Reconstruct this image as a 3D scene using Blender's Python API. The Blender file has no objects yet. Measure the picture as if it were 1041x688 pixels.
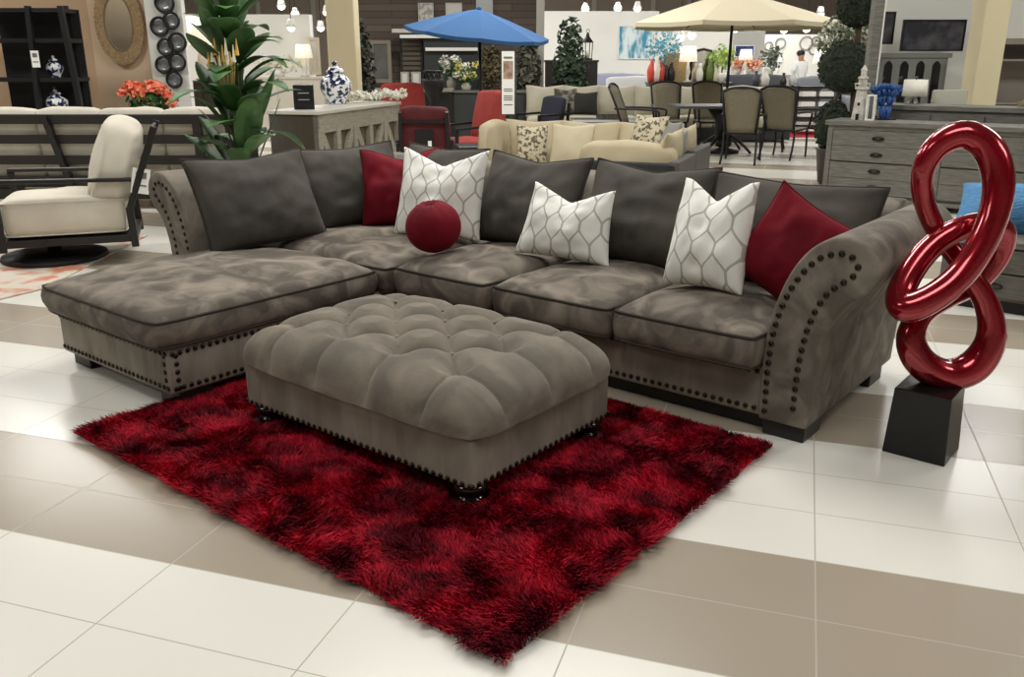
import bpy, bmesh, math, random
import numpy as np
from mathutils import Matrix, Vector
PI = math.pi
rnd = random.Random(7)
C = bpy.context.scene.collection
# ------------------------------------------------------------------ materials
def lin(c):
    return tuple(((v/255)/12.92 if v/255 <= .04045 else ((v/255+.055)/1.055)**2.4) for v in c)
def col(c): return (*lin(c), 1.0)
MATS = {}
def mat(name, c, rough=.5, metal=0, c2=None, scale=6, detail=4, lo=.35, hi=.65, stretch=None, bump=0, bscale=None,
        sheen=0, coat=0, spec=.5, emit=0, trans=0, ior=1.45, dist=0, island=0, bdist=.01):
    """one procedural material: a base colour, a second colour mixed in by noise, bump, sheen, coat"""
    if name in MATS: return MATS[name]
    m = bpy.data.materials.new(name); m.use_nodes = True
    nt = m.node_tree; N = nt.nodes; K = nt.links
    b = N['Principled BSDF']
    b.inputs['Base Color'].default_value = col(c); b.inputs['Roughness'].default_value = rough
    b.inputs['Metallic'].default_value = metal; b.inputs['Specular IOR Level'].default_value = spec
    b.inputs['IOR'].default_value = ior
    if sheen:
        b.inputs['Sheen Weight'].default_value = sheen; b.inputs['Sheen Roughness'].default_value = .4
        b.inputs['Sheen Tint'].default_value = col([min(255, v*1.35+20) for v in c])
    if coat: b.inputs['Coat Weight'].default_value = coat; b.inputs['Coat Roughness'].default_value = .05
    if trans: b.inputs['Transmission Weight'].default_value = trans
    if emit:
        b.inputs['Emission Color'].default_value = col(c); b.inputs['Emission Strength'].default_value = emit
    tc = N.new('ShaderNodeTexCoord'); src = tc.outputs['Object']
    if stretch:
        mp = N.new('ShaderNodeMapping'); mp.inputs['Scale'].default_value = stretch
        K.new(src, mp.inputs['Vector']); src = mp.outputs['Vector']
    if c2:
        n = N.new('ShaderNodeTexNoise'); n.inputs['Scale'].default_value = scale; n.inputs['Detail'].default_value = detail
        n.inputs['Distortion'].default_value = dist
        K.new(src, n.inputs['Vector'])
        r = N.new('ShaderNodeValToRGB'); r.color_ramp.elements[0].position = lo; r.color_ramp.elements[1].position = hi
        r.color_ramp.elements[0].color = col(c); r.color_ramp.elements[1].color = col(c2)
        K.new(n.outputs['Fac'], r.inputs['Fac']); out = r.outputs['Color']
        if island:
            g = N.new('ShaderNodeNewGeometry'); h = N.new('ShaderNodeHueSaturation')
            ma = N.new('ShaderNodeMath'); ma.operation = 'MULTIPLY_ADD'
            ma.inputs[1].default_value = island; ma.inputs[2].default_value = 1 - island/2
            K.new(g.outputs['Random Per Island'], ma.inputs[0]); K.new(ma.outputs[0], h.inputs['Value'])
            K.new(out, h.inputs['Color']); out = h.outputs['Color']
        K.new(out, b.inputs['Base Color'])
    if bump:
        n2 = N.new('ShaderNodeTexNoise'); n2.inputs['Scale'].default_value = bscale or scale*8; n2.inputs['Detail'].default_value = 3
        K.new(src, n2.inputs['Vector'])
        bp = N.new('ShaderNodeBump'); bp.inputs['Strength'].default_value = bump; bp.inputs['Distance'].default_value = bdist
        K.new(n2.outputs['Fac'], bp.inputs['Height']); K.new(bp.outputs['Normal'], b.inputs['Normal'])
    MATS[name] = m
    return m
# ------------------------------------------------------------------ objects
def tag(o, label=None, cat=None, group=None, kind=None):
    if label: o['label'] = label
    if cat: o['category'] = cat
    if group: o['group'] = group
    if kind: o['kind'] = kind
    return o
def thing(name, label, cat, loc=(0, 0, 0), rz=0, group=None):
    o = bpy.data.objects.new(name, None); C.objects.link(o)
    o.location = loc; o.rotation_euler = (0, 0, rz); o.empty_display_size = .1
    return tag(o, label, cat, group)
def link(name, me, m, parent=None, smooth=False):
    if m: me.materials.append(m)
    if smooth: me.polygons.foreach_set('use_smooth', [True]*len(me.polygons))
    o = bpy.data.objects.new(name, me); C.objects.link(o)
    if parent: o.parent = parent
    return o
def obj(name, bm, m, parent=None, smooth=False, bevel=0, seg=2, label=None, sub=0):
    bmesh.ops.recalc_face_normals(bm, faces=bm.faces[:])
    me = bpy.data.meshes.new(name); bm.to_mesh(me); bm.free()
    o = link(name, me, m, parent, smooth)
    if bevel:
        md = o.modifiers.new('bevel', 'BEVEL'); md.width = bevel; md.segments = seg; md.limit_method = 'ANGLE'; md.angle_limit = .6
    if sub:
        md = o.modifiers.new('sub', 'SUBSURF'); md.levels = sub; md.render_levels = sub
    if label: o['label'] = label
    return o
def npo(name, V, F, m, parent=None, smooth=True, uv=None):
    me = bpy.data.meshes.new(name)
    me.from_pydata(V.tolist() if hasattr(V, 'tolist') else V, [], F.tolist() if hasattr(F, 'tolist') else F)
    if uv is not None:
        l = me.uv_layers.new(name='UVMap'); idx = np.empty(len(me.loops), int); me.loops.foreach_get('vertex_index', idx)
        l.data.foreach_set('uv', np.asarray(uv, float)[idx].ravel())
    me.update()
    return link(name, me, m, parent, smooth)
def copy_tree(o, parent=None):
    c = o.copy(); C.objects.link(c)
    if parent: c.parent = parent
    for ch in list(o.children): copy_tree(ch, c)
    return c
def dup(o, loc, rz=None, label=None, group=None, cat=None, scale=None):
    c = copy_tree(o); c.location = loc
    if rz is not None: c.rotation_euler = (c.rotation_euler.x, c.rotation_euler.y, rz)
    if label: c['label'] = label
    if group: c['group'] = group
    if cat: c['category'] = cat
    if scale: c.scale = (scale, scale, scale)
    return c
# ------------------------------------------------------------------ shapes
B = bmesh.new
def box(bm, x0, x1, y0, y1, z0, z1, M=None):
    T = Matrix.Translation(((x0+x1)/2, (y0+y1)/2, (z0+z1)/2)) @ Matrix.Diagonal((abs(x1-x0), abs(y1-y0), abs(z1-z0), 1))
    bmesh.ops.create_cube(bm, size=1, matrix=(M @ T) if M else T); return bm
def bar(bm, p, q, w, h=None, up=(0, 0, 1)):
    """a rectangular bar from p to q"""
    p = Vector(p); q = Vector(q); d = q - p; L = d.length; d.normalize()
    u = Vector(up)
    if abs(d.dot(u)) > .98: u = Vector((0, 1, 0))
    s = d.cross(u).normalized(); u2 = s.cross(d).normalized()
    R = Matrix((s, d, u2)).transposed().to_4x4(); R.translation = (p+q)/2
    bmesh.ops.create_cube(bm, size=1, matrix=R @ Matrix.Diagonal((w, L, h or w, 1))); return bm
def tube(bm, pts, r, seg=8, closed=False):
    pts = [Vector([float(c) for c in p]) for p in pts]; n = len(pts)
    rs = [float(q) for q in r] if isinstance(r, (list, tuple)) else [r]*n
    rings = []; up = None
    for i in range(n):
        a = pts[(i-1) % n] if (closed or i > 0) else pts[i]
        b = pts[(i+1) % n] if (closed or i < n-1) else pts[i]
        t = (b-a).normalized()
        if up is None:
            up = Vector((0, 0, 1)) if abs(t.z) < .9 else Vector((1, 0, 0))
        up = (up - t*up.dot(t)).normalized(); s = t.cross(up)
        rings.append([bm.verts.new(pts[i] + rs[i]*(math.cos(2*PI*k/seg)*up + math.sin(2*PI*k/seg)*s)) for k in range(seg)])
    off = 0
    if closed:   # match the last ring to the first to avoid a twist
        off = min(range(seg), key=lambda k: (rings[-1][k].co - pts[-1] - (rings[0][0].co - pts[0])).length)
    for i in range(n if closed else n-1):
        A = rings[i]; Bq = rings[(i+1) % n]; o = off if (closed and i == n-1) else 0
        for k in range(seg):
            if i == n-1: bm.faces.new((A[(k+o) % seg], A[(k+1+o) % seg], Bq[(k+1) % seg], Bq[k]))
            else: bm.faces.new((A[k], A[(k+1) % seg], Bq[(k+1) % seg], Bq[k]))
    if not closed:
        bm.faces.new(rings[0][::-1]); bm.faces.new(rings[-1])
    return bm
def lathe(bm, prof, seg=24, M=None):
    rings = []
    for r, z in prof:
        rings.append([bm.verts.new((max(r, 1e-4)*math.cos(2*PI*k/seg), max(r, 1e-4)*math.sin(2*PI*k/seg), z)) for k in range(seg)])
    for A, D in zip(rings, rings[1:]):
        for k in range(seg): bm.faces.new((A[k], A[(k+1) % seg], D[(k+1) % seg], D[k]))
    bm.faces.new(rings[0][::-1]); bm.faces.new(rings[-1])
    if M: bmesh.ops.transform(bm, matrix=M, verts=[v for R in rings for v in R])
    return bm
def prism(bm, out, y0, y1, axis='y'):
    """outline of (p, z) pairs swept along y (axis 'y': p is x) or along x (axis 'x': p is y)"""
    f = (lambda p, z, t: (p, t, z)) if axis == 'y' else ((lambda p, z, t: (t, p, z)) if axis == 'x' else (lambda p, z, t: (p, z, t)))
    a = [bm.verts.new(f(p, z, y0)) for p, z in out]; b = [bm.verts.new(f(p, z, y1)) for p, z in out]
    n = len(out)
    for i in range(n): bm.faces.new((a[i], a[(i+1) % n], b[(i+1) % n], b[i]))
    bm.faces.new(a[::-1]); bm.faces.new(b); return bm
def ball(bm, c, r, sub=2, s=(1, 1, 1), M=None):
    T = Matrix.Translation(c) @ Matrix.Diagonal((*s, 1))
    bmesh.ops.create_icosphere(bm, subdivisions=sub, radius=r, matrix=(M @ T) if M else T); return bm
def spline(pts, n=8, closed=False):
    """Catmull-Rom through the points (tuples of any length)"""
    P = [np.array(p, float) for p in pts]; m = len(P); out = []
    for i in range(m if closed else m-1):
        g = (lambda j: P[j % m]) if closed else (lambda j: P[min(max(j, 0), m-1)])
        p0, p1, p2, p3 = g(i-1), g(i), g(i+1), g(i+2)
        for k in range(n):
            t = k/n
            out.append(.5*((2*p1)+(-p0+p2)*t+(2*p0-5*p1+4*p2-p3)*t*t+(-p0+3*p1-3*p2+p3)*t**3))
    if not closed: out.append(P[-1])
    return [tuple(p) for p in out]
def resample(pts, step):
    P = [np.array(p, float) for p in pts]; out = [P[0]]; acc = 0
    for a, b in zip(P, P[1:]):
        L = np.linalg.norm(b-a); pos = step-acc
        while pos <= L: out.append(a+(b-a)*pos/L); pos += step
        acc = (acc+L) % step
    return out
def vnoise(x, y, seed=0):
    r = np.random.RandomState(seed); T = r.rand(64, 64)
    xi = np.floor(x).astype(int); yi = np.floor(y).astype(int); fx = x-xi; fy = y-yi
    fx = fx*fx*(3-2*fx); fy = fy*fy*(3-2*fy)
    g = lambda i, j: T[i % 64, j % 64]
    return (g(xi, yi)*(1-fx)+g(xi+1, yi)*fx)*(1-fy)+(g(xi, yi+1)*(1-fx)+g(xi+1, yi+1)*fx)*fy
def gridfaces(n, m):
    i, j = np.meshgrid(np.arange(n-1), np.arange(m-1), indexing='ij'); a = (i*m+j).ravel()
    return np.stack([a, a+m, a+m+1, a+1], 1)
def pillow(name, w, h, t, m, parent, pinch=.07, chop=0, cw=.8, n=26, seed=0, sag=.2, pipe=None, piper=.006, wr=.006, tuck=0, skew=0, taper=0):
    """a stuffed cushion standing in its local xz plane, bottom at z=0; chop = depth of the V in the top edge"""
    s = np.sin(np.linspace(-PI/2, PI/2, n))*.55+np.linspace(-1, 1, n)*.45
    u, v = np.meshgrid(s, s, indexing='ij')
    px = w/2*u*(1-pinch*(1-v*v)); pz = h/2*v*(1-pinch*(1-u*u))
    px = px*(1-taper*v)
    c = np.clip(1-np.abs(u)/cw, 0, 1)
    pz = pz-chop*h*(c**1.15)*((v+1)/2)**1.7
    if tuck: pz = pz+tuck*h*np.clip(1-np.abs(u)/.9, 0, 1)*((1-v)/2)**2*.5
    px = px+skew*pz
    th = t/2*((1-u*u)*(1-v*v)+1e-9)**.52*(1-sag*v)
    crease = chop*1.6*np.exp(-(u/.2)**2)*((v+1)/2)**2
    w1 = (vnoise(u*3+9, v*3+4, seed)-.5)+.5*(vnoise(u*7+9, v*5+4, seed+1)-.5)
    edge = ((1-u*u)*(1-v*v))**.3
    yf = -th*(1-crease)+wr*2.2*w1*edge; yb = th*(1-crease*.5)
    ix = np.arange(n*n).reshape(n, n); bi = ix.copy(); inner = np.zeros((n, n), bool); inner[1:-1, 1:-1] = True
    bi[inner] = n*n+np.arange(inner.sum())
    Vf = np.stack([px, yf, pz+h/2], -1).reshape(-1, 3); Vb = np.stack([px, yb, pz+h/2], -1)[inner]
    Fq = gridfaces(n, n); Fb = bi.ravel()[Fq][:, ::-1]
    uv = np.concatenate([np.stack([(u+1)/2*w, (v+1)/2*h], -1).reshape(-1, 2), np.stack([(u+1)/2*w, (v+1)/2*h], -1)[inner]])
    o = npo(name, np.concatenate([Vf, Vb]), np.concatenate([Fq, Fb]), m, parent, True, uv)
    if pipe:
        P = Vf.reshape(n, n, 3); loop = list(P[:, 0])+list(P[-1, 1:])+list(P[-2::-1, -1])+list(P[0, -2:0:-1])
        bm = B(); tube(bm, [tuple(p) for p in loop], piper, 6, True)
        obj('piping', bm, pipe, o, True)
    return o
def boxcushion(name, x0, x1, y0, y1, z0, z1, m, parent, crown=.04, n=30, seed=0, rad=.05, bulge=.015, wr=.006, pipe=None, piper=.006, ex=6):
    """a box seat cushion: rounded plan, crowned top, bulging borders"""
    X = (x1-x0)/2; Y = (y1-y0)/2; H = (z1-z0)
    # rings: bottom centre -> bottom edge -> border -> top edge -> top centre; a polar-free mapping of a square grid
    s = np.sin(np.linspace(-PI/2, PI/2, n))*.5+np.linspace(-1, 1, n)*.5
    u, v = np.meshgrid(s, s, indexing='ij')
    # round the plan corners
    cu = u*np.sqrt(1-.5*(rad/X)*v**ex); cv = v*np.sqrt(1-.5*(rad/Y)*u**ex)
    px = X*cu; py = Y*cv
    e = (1-u**ex)*(1-v**ex)
    top = H+crown*((1-u*u)*(1-v*v))**.6+wr*3*(vnoise(px*7+5, py*7+5, seed)-.5)*e - rad*.35*(1-e)**3
    Vt = np.stack([px, py, top], -1); Vb = np.stack([px*.985, py*.985, 0*px+.0], -1)
    idx = []
    idx += [(i, 0) for i in range(n)]+[(n-1, j) for j in range(1, n)]+[(i, n-1) for i in range(n-2, -1, -1)]+[(0, j) for j in range(n-2, 0, -1)]
    V = list(Vt.reshape(-1, 3)); base = len(V); V += list(Vb.reshape(-1, 3))
    F = [list(q) for q in gridfaces(n, n)]+[list(q[::-1]+base) for q in gridfaces(n, n)]
    rings = [[i*n+j for i, j in idx]]
    K = 5
    for k in range(1, K):
        f = k/K; r = []
        for i, j in idx:
            a = Vt[i, j]*(1-f)+Vb[i, j]*f; d = np.array([px[i, j]/X, py[i, j]/Y]); d = np.sign(d)*np.abs(d)**8
            b = bulge*math.sin(PI*f)*(1+.6*(vnoise(np.array(a[0]*9+3), np.array(a[1]*9+7), seed+3)-.5))
            V.append(np.array([a[0]+d[0]*b, a[1]+d[1]*b, a[2]])); r.append(len(V)-1)
        rings.append(r)
    rings.append([base+i*n+j for i, j in idx])
    L = len(idx)
    for A, D in zip(rings, rings[1:]):
        for k in range(L): F.append([A[k], D[k], D[(k+1) % L], A[(k+1) % L]])
    V = np.array(V)+np.array([(x0+x1)/2, (y0+y1)/2, z0])
    o = npo(name, V, F, m, parent, True)
    if pipe:
        for r, dz in ((rings[0], 0), (rings[-1], .004)):
            bm = B(); tube(bm, [tuple(V[i]+np.array([0, 0, dz])) for i in r], piper, 6, True); obj('piping', bm, pipe, o, True)
    return o
def nails(name, pts, nrm, m, parent, r=.012, step=.042):
    """a row of domed nail heads along a path on a flat face with normal nrm"""
    bm = B(); q = Vector(nrm).to_track_quat('Z', 'Y').to_matrix().to_4x4()
    for p in resample(pts, step):
        bmesh.ops.create_uvsphere(bm, u_segments=8, v_segments=5, radius=r, matrix=Matrix.Translation(tuple(p)) @ q @ Matrix.Diagonal((1, 1, .55, 1)))
    return obj(name, bm, m, parent, True)
# ------------------------------------------------------------------ camera (x to the right, y away from it)
H_CAM = 4.7147*.305
cam = bpy.data.objects.new('camera', bpy.data.cameras.new('camera')); C.objects.link(cam)
cam.location = (0, 0, H_CAM); cam.rotation_euler = (PI/2-.3094, 0, 0)
cam.data.sensor_fit = 'HORIZONTAL'; cam.data.sensor_width = 36; cam.data.lens = 890.26/1041*36
cam.data.clip_end = 200
bpy.context.scene.camera = cam
CP, SP = math.cos(.3094), math.sin(.3094)
def at(px, py, d):
    """the point that stands d metres away and shows at this place of the photograph"""
    x = (px-520.5)/890.26; y = (344-py)/890.26
    dy = CP+y*SP; dz = -SP+y*CP
    t = d/dy
    return Vector((x*t, d, H_CAM+dz*t))
def ground(px, py, z=0):
    x = (px-520.5)/890.26; y = (344-py)/890.26
    dy = CP+y*SP; dz = -SP+y*CP
    t = (z-H_CAM)/dz
    return Vector((x*t, dy*t, z))
# ------------------------------------------------------------------ materials of the foreground
VEL = mat('taupe_velvet', (95, 89, 81), .78, c2=(134, 126, 114), scale=5.5, detail=5, lo=.38, hi=.66, dist=1.2, sheen=.35, bump=.25, bscale=90, spec=.2, bdist=.004)
VELP = mat('taupe_velvet_shaded', (66, 63, 58), .8, c2=(88, 84, 77), scale=4, detail=5, lo=.35, hi=.7, dist=.8, sheen=.25, bump=.2, bscale=90, spec=.2, bdist=.004)  # same sofa velvet, with the shade on the back cushions put into its colour
VELS = mat('taupe_velvet_seat', (90, 83, 75), .8, c2=(148, 138, 125), scale=5, detail=7, lo=.42, hi=.72, dist=1.2, sheen=.3, bump=.2, bscale=90, spec=.2, bdist=.004)
CHEN = mat('taupe_chenille', (124, 117, 106), .8, c2=(156, 148, 134), scale=9, detail=6, lo=.35, hi=.7, stretch=(1, 1, .3), dist=.6, sheen=.3, bump=.3, bscale=70, spec=.2, bdist=.004)
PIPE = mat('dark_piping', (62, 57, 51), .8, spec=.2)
NAIL = mat('antique_nail', (58, 50, 42), .35, metal=.9)
BLK = mat('black_wood', (22, 19, 18), .35, c2=(30, 26, 24), scale=30)
REDV = mat('red_velvet', (98, 10, 25), .75, c2=(122, 16, 33), scale=5, sheen=.4, bump=.15, bscale=90, spec=.2, bdist=.004)
REDP = mat('red_velvet_seam', (84, 8, 20), .8)
# white linen with a grey ogee trellis
def trellis():
    m = bpy.data.materials.new('trellis_linen'); m.use_nodes = True; nt = m.node_tree; N = nt.nodes; K = nt.links
    b = N['Principled BSDF']; b.inputs['Roughness'].default_value = .85; b.inputs['Specular IOR Level'].default_value = .2
    tc = N.new('ShaderNodeTexCoord'); sp = N.new('ShaderNodeSeparateXYZ'); K.new(tc.outputs['UV'], sp.inputs[0])
    def M(op, a, c=None, c3=None):
        n = N.new('ShaderNodeMath'); n.operation = op
        for i, q in enumerate((a, c, c3)):
            if q is None: continue
            if isinstance(q, (int, float)): n.inputs[i].default_value = q
            else: K.new(q, n.inputs[i])
        return n.outputs[0]
    x = M('DIVIDE', sp.outputs[0], .1); z = M('MULTIPLY', sp.outputs[1], 2*PI/.24)
    s = M('MULTIPLY', M('SINE', z), .3)
    s = M('MAXIMUM', M('MINIMUM', s, .25), -.25)
    def fam(sgn, ofs):
        f = M('FRACT', M('ADD', M('MULTIPLY_ADD', s, sgn, x), ofs + 10))
        return M('ABSOLUTE', M('SUBTRACT', f, .5))
    d = M('MINIMUM', fam(1, 0), fam(-1, .5))
    line = M('MULTIPLY', M('LESS_THAN', d, .055), M('GREATER_THAN', d, -.01))
    mx = N.new('ShaderNodeMix'); mx.data_type = 'RGBA'
    mx.inputs['A'].default_value = col((240, 240, 232)); mx.inputs['B'].default_value = col((184, 182, 172))
    K.new(line, mx.inputs['Factor']); K.new(mx.outputs['Result'], b.inputs['Base Color'])
    n2 = N.new('ShaderNodeTexNoise'); n2.inputs['Scale'].default_value = 120; K.new(tc.outputs['Object'], n2.inputs['Vector'])
    bp = N.new('ShaderNodeBump'); bp.inputs['Strength'].default_value = .15; bp.inputs['Distance'].default_value = .004
    K.new(n2.outputs['Fac'], bp.inputs['Height']); K.new(bp.outputs['Normal'], b.inputs['Normal'])
    return m
TREL = trellis()
# ------------------------------------------------------------------ floor of polished tiles in white and taupe stripes
def floor_mat():
    m = bpy.data.materials.new('striped_floor_tiles'); m.use_nodes = True; nt = m.node_tree; N = nt.nodes; K = nt.links
    b = N['Principled BSDF']; b.inputs['Roughness'].default_value = .24; b.inputs['Specular IOR Level'].default_value = .45
    tc = N.new('ShaderNodeTexCoord'); mp = N.new('ShaderNodeMapping'); mp.vector_type = 'POINT'
    mp.inputs['Rotation'].default_value = (0, 0, .3134)
    K.new(tc.outputs['Object'], mp.inputs['Vector'])
    sp = N.new('ShaderNodeSeparateXYZ'); K.new(mp.outputs['Vector'], sp.inputs[0])
    def M(op, a, c=None, c3=None):
        n = N.new('ShaderNodeMath'); n.operation = op
        for i, q in enumerate((a, c, c3)):
            if q is None: continue
            if isinstance(q, (int, float)): n.inputs[i].default_value = q
            else: K.new(q, n.inputs[i])
        return n.outputs[0]
    v = M('DIVIDE', M('SUBTRACT', 3.3876, sp.outputs[1]), .305)
    u = M('DIVIDE', M('ADD', sp.outputs[0], 2.2835), .61)
    band = M('FRACT', M('ADD', M('DIVIDE', v, 5), 100))
    beige = M('GREATER_THAN', band, .6)
    def near(q, w):
        f = M('FRACT', M('ADD', q, 200)); f = M('MINIMUM', f, M('SUBTRACT', 1, f)); return M('LESS_THAN', f, w)
    grout = M('MAXIMUM', near(v, .0062), near(u, .0034))
    n = N.new('ShaderNodeTexNoise'); n.inputs['Scale'].default_value = 1.1; n.inputs['Detail'].default_value = 5
    K.new(tc.outputs['Object'], n.inputs['Vector'])
    def mix(f, a, c):
        x = N.new('ShaderNodeMix'); x.data_type = 'RGBA'
        for k, q in (('Factor', f), ('A', a), ('B', c)):
            if isinstance(q, tuple): x.inputs[k].default_value = q
            else: K.new(q, x.inputs[k])
        return x.outputs['Result']
    wh = mix(n.outputs['Fac'], col((226, 223, 212)), col((232, 229, 219)))
    be = mix(n.outputs['Fac'], col((158, 147, 130)), col((170, 158, 141)))
    c = mix(grout, mix(beige, wh, be), col((176, 168, 154)))
    K.new(c, b.inputs['Base Color'])
    ro = N.new('ShaderNodeMath'); ro.operation = 'MULTIPLY_ADD'; ro.inputs[1].default_value = .4; ro.inputs[2].default_value = .22
    K.new(grout, ro.inputs[0]); K.new(ro.outputs[0], b.inputs['Roughness'])
    return m
XL, XR, YN, YB, ZC = -24, 22, -7, 40, 5.2
bm = B(); box(bm, XL, XR, YN, YB, -.1, 0)
tag(obj('floor', bm, floor_mat()), kind='structure')
# ------------------------------------------------------------------ the sectional: its frame of reference
RZ = math.radians(-38.96); O = Vector((-.863, .698, 0))
EA = Vector((math.cos(RZ), math.sin(RZ), 0)); EB = Vector((-math.sin(RZ), math.cos(RZ), 0))
def S(a, b, z=0): return O+EA*a+EB*b+Vector((0, 0, z))
sofa = thing('sectional_sofa', 'taupe velvet sectional sofa with rolled arms, bronze nailheads and a chaise end', 'sofa', O, RZ)
ARM = [(-.162, .07), (-.165, .3), (-.152, .464), (-.118, .6), (-.075, .7), (-.02, .775), (.045, .82), (.115, .833), (.18, .81), (.222, .75), (.222, .685), (.185, .63), (.13, .585), (.09, .52), (.062, .43), (.045, .28), (.035, .07)]
arm_s = spline(ARM, 3)
FB = .07
bm = B()
box(bm, -3.17, -2.19, 1.79, 4.05, FB, .285); box(bm, -2.19, -.16, 3.16, 4.05, FB, .285)
obj('seat_frame', bm, CHEN, sofa, True, .015, 3)
bm = B(); prism(bm, arm_s, 3.13, 4.2); arm = obj('arm', bm, VEL, sofa, True, .014, 3)
LA = [(-3.447-p, z) for p, z in arm_s][::-1]
bm = B(); prism(bm, LA, 2.6, 4.28); backl = obj('backrest', bm, VEL, sofa, True, .014, 3)
BK = [(p+4.1, z) for p, z in arm_s]
bm = B(); prism(bm, BK, -3.45, 0, 'x'); obj('backrest', bm, VEL, sofa, True, .014, 3)
# nailhead rows: two lines up the face of each arm, two along the front rails
def inset(path, d):
    out = []
    n = len(path)
    for i in range(n):
        a = np.array(path[max(i-1, 0)]); b = np.array(path[min(i+1, n-1)]); t = (b-a)/np.linalg.norm(b-a)
        out.append((path[i][0]+t[1]*d, path[i][1]-t[0]*d))
    return out
inn = spline([(-.135, .11), (-.137, .3), (-.125, .46), (-.09, .585), (-.045, .675), (.01, .74), (.065, .768), (.12, .772), (.155, .74), (.15, .705), (.11, .668), (.06, .62), (.02, .54), (-.005, .44), (-.02, .3), (-.022, .11)], 4)
nails('nailhead_trim', [(p, 3.128, z) for p, z in inn], (0, -1, 0), NAIL, arm, .0125, .04)
nails('nailhead_trim', [(-3.447-p, 2.598, z) for p, z in inn], (0, -1, 0), NAIL, backl, .0125, .04)
for z in (.1, .255):
    nails('nailhead_trim', [(-2.1, 3.158, z), (-.175, 3.158, z)], (0, -1, 0), NAIL, sofa, .0115, .036)
    nails('nailhead_trim', [(-3.15, 1.788, z), (-2.21, 1.788, z)], (0, -1, 0), NAIL, sofa, .0115, .036)
    nails('nailhead_trim', [(-2.188, 1.81, z), (-2.188, 3.1, z)], (1, 0, 0), NAIL, sofa, .0115, .036)
nails('nailhead_trim', [(-2.225, 1.788, .1), (-2.225, 1.788, .26)], (0, -1, 0), NAIL, sofa, .0115, .036)
nails('nailhead_trim', [(-2.188, 1.825, .1), (-2.188, 1.825, .26)], (1, 0, 0), NAIL, sofa, .0115, .036)
for a0, a1, b0, b1 in ((-3.16, -3.0, 1.83, 1.99), (-2.36, -2.2, 1.83, 1.99), (-.15, .02, 3.16, 3.34), (-.14, .02, 3.95, 4.12), (-3.45, -3.3, 2.66, 2.82), (-3.45, -3.3, 4.0, 4.15)):
    bm = B(); box(bm, a0, a1, b0, b1, 0, FB); obj('foot', bm, BLK, sofa, False, .004)
bm = B(); box(bm, -2.15, -.15, 3.21, 3.3, .005, FB); obj('plinth', bm, BLK, sofa)
# seat cushions
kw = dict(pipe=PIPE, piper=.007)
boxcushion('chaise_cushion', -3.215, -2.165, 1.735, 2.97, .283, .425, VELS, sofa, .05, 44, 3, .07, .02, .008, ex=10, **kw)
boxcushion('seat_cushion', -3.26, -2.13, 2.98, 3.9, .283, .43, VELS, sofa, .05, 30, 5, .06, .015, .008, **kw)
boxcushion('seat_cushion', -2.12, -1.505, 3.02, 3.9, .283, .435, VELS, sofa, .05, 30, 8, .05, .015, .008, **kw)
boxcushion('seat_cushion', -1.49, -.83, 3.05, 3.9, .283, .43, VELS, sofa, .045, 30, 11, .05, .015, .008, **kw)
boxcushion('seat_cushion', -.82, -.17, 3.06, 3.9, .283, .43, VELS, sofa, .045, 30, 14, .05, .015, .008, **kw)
# loose back cushions
def backc(a, b, z, w, h, t, rz, lean, seed, chop=.1, roll=0):
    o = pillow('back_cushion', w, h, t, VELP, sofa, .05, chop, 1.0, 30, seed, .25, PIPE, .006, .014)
    o.location = (a, b, z); o.rotation_euler = (-lean, roll, rz); return o
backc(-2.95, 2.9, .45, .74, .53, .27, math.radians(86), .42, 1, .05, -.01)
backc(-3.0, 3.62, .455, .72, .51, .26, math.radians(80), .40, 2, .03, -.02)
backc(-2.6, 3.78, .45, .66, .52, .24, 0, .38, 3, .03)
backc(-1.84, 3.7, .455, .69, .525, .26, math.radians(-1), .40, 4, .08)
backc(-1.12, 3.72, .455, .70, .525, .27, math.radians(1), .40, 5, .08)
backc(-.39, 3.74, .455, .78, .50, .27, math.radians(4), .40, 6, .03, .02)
# ------------------------------------------------------------------ throw cushions
def throw(name, label, cat, group, a, b, z, w, h, t, m, rz, lean, roll, seed, chop=0, pinch=.07, n=30, **k):
    o = pillow(name, w, h, t, m, None, pinch, chop, k.pop('cw', .75), n, seed, .2, k.pop('pipe', None), .004, .012, **k)
    o.location = S(a, b, z); o.rotation_euler = (-lean, roll, RZ+rz); return tag(o, label, cat, group)
WG = 'white trellis throw cushions'
throw('throw_pillow', 'large white cushion with grey trellis standing behind the round red cushion', 'cushion', WG, -2.31, 3.54, .465, .55, .51, .22, TREL, -.05+math.radians(18), .3, 0, 21, .17, cw=.95, taper=.01)
throw('throw_pillow', 'small white trellis cushion leaning between two taupe back cushions at the sofa centre', 'cushion', WG, -1.41, 3.5, .475, .5, .375, .2, TREL, .12, .32, .03, 22, .2, cw=.95, taper=.09)
throw('throw_pillow', 'tall white trellis cushion turned sideways beside the red cushion by the right arm', 'cushion', WG, -.58, 3.4, .475, .375, .485, .25, TREL, -.05, .3, -.03, 23, .17, cw=.8, taper=.05)
throw('throw_pillow', 'red velvet cushion standing on its corner against the rolled right arm', 'cushion', 'red velvet throw cushions', -.33, 3.48, .485, .43, .43, .2, REDV, .1, .3, .5, 24, .0, pinch=.1, pipe=REDP)
throw('throw_pillow', 'dark red velvet cushion tucked in the corner behind the large white trellis cushion', 'cushion', 'red velvet throw cushions', -2.73, 3.7, .465, .5, .47, .2, REDV, math.radians(42), .3, -.02, 25, .12, pipe=REDP)
bp_ = thing('ball_pillow', 'round red velvet ball cushion resting on the seat in front of white trellis cushion', 'cushion', S(-2.06, 3.3, .475), RZ)
n = 48; bm = B(); R0 = .146
th = np.linspace(-PI/2, PI/2, 24)
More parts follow.
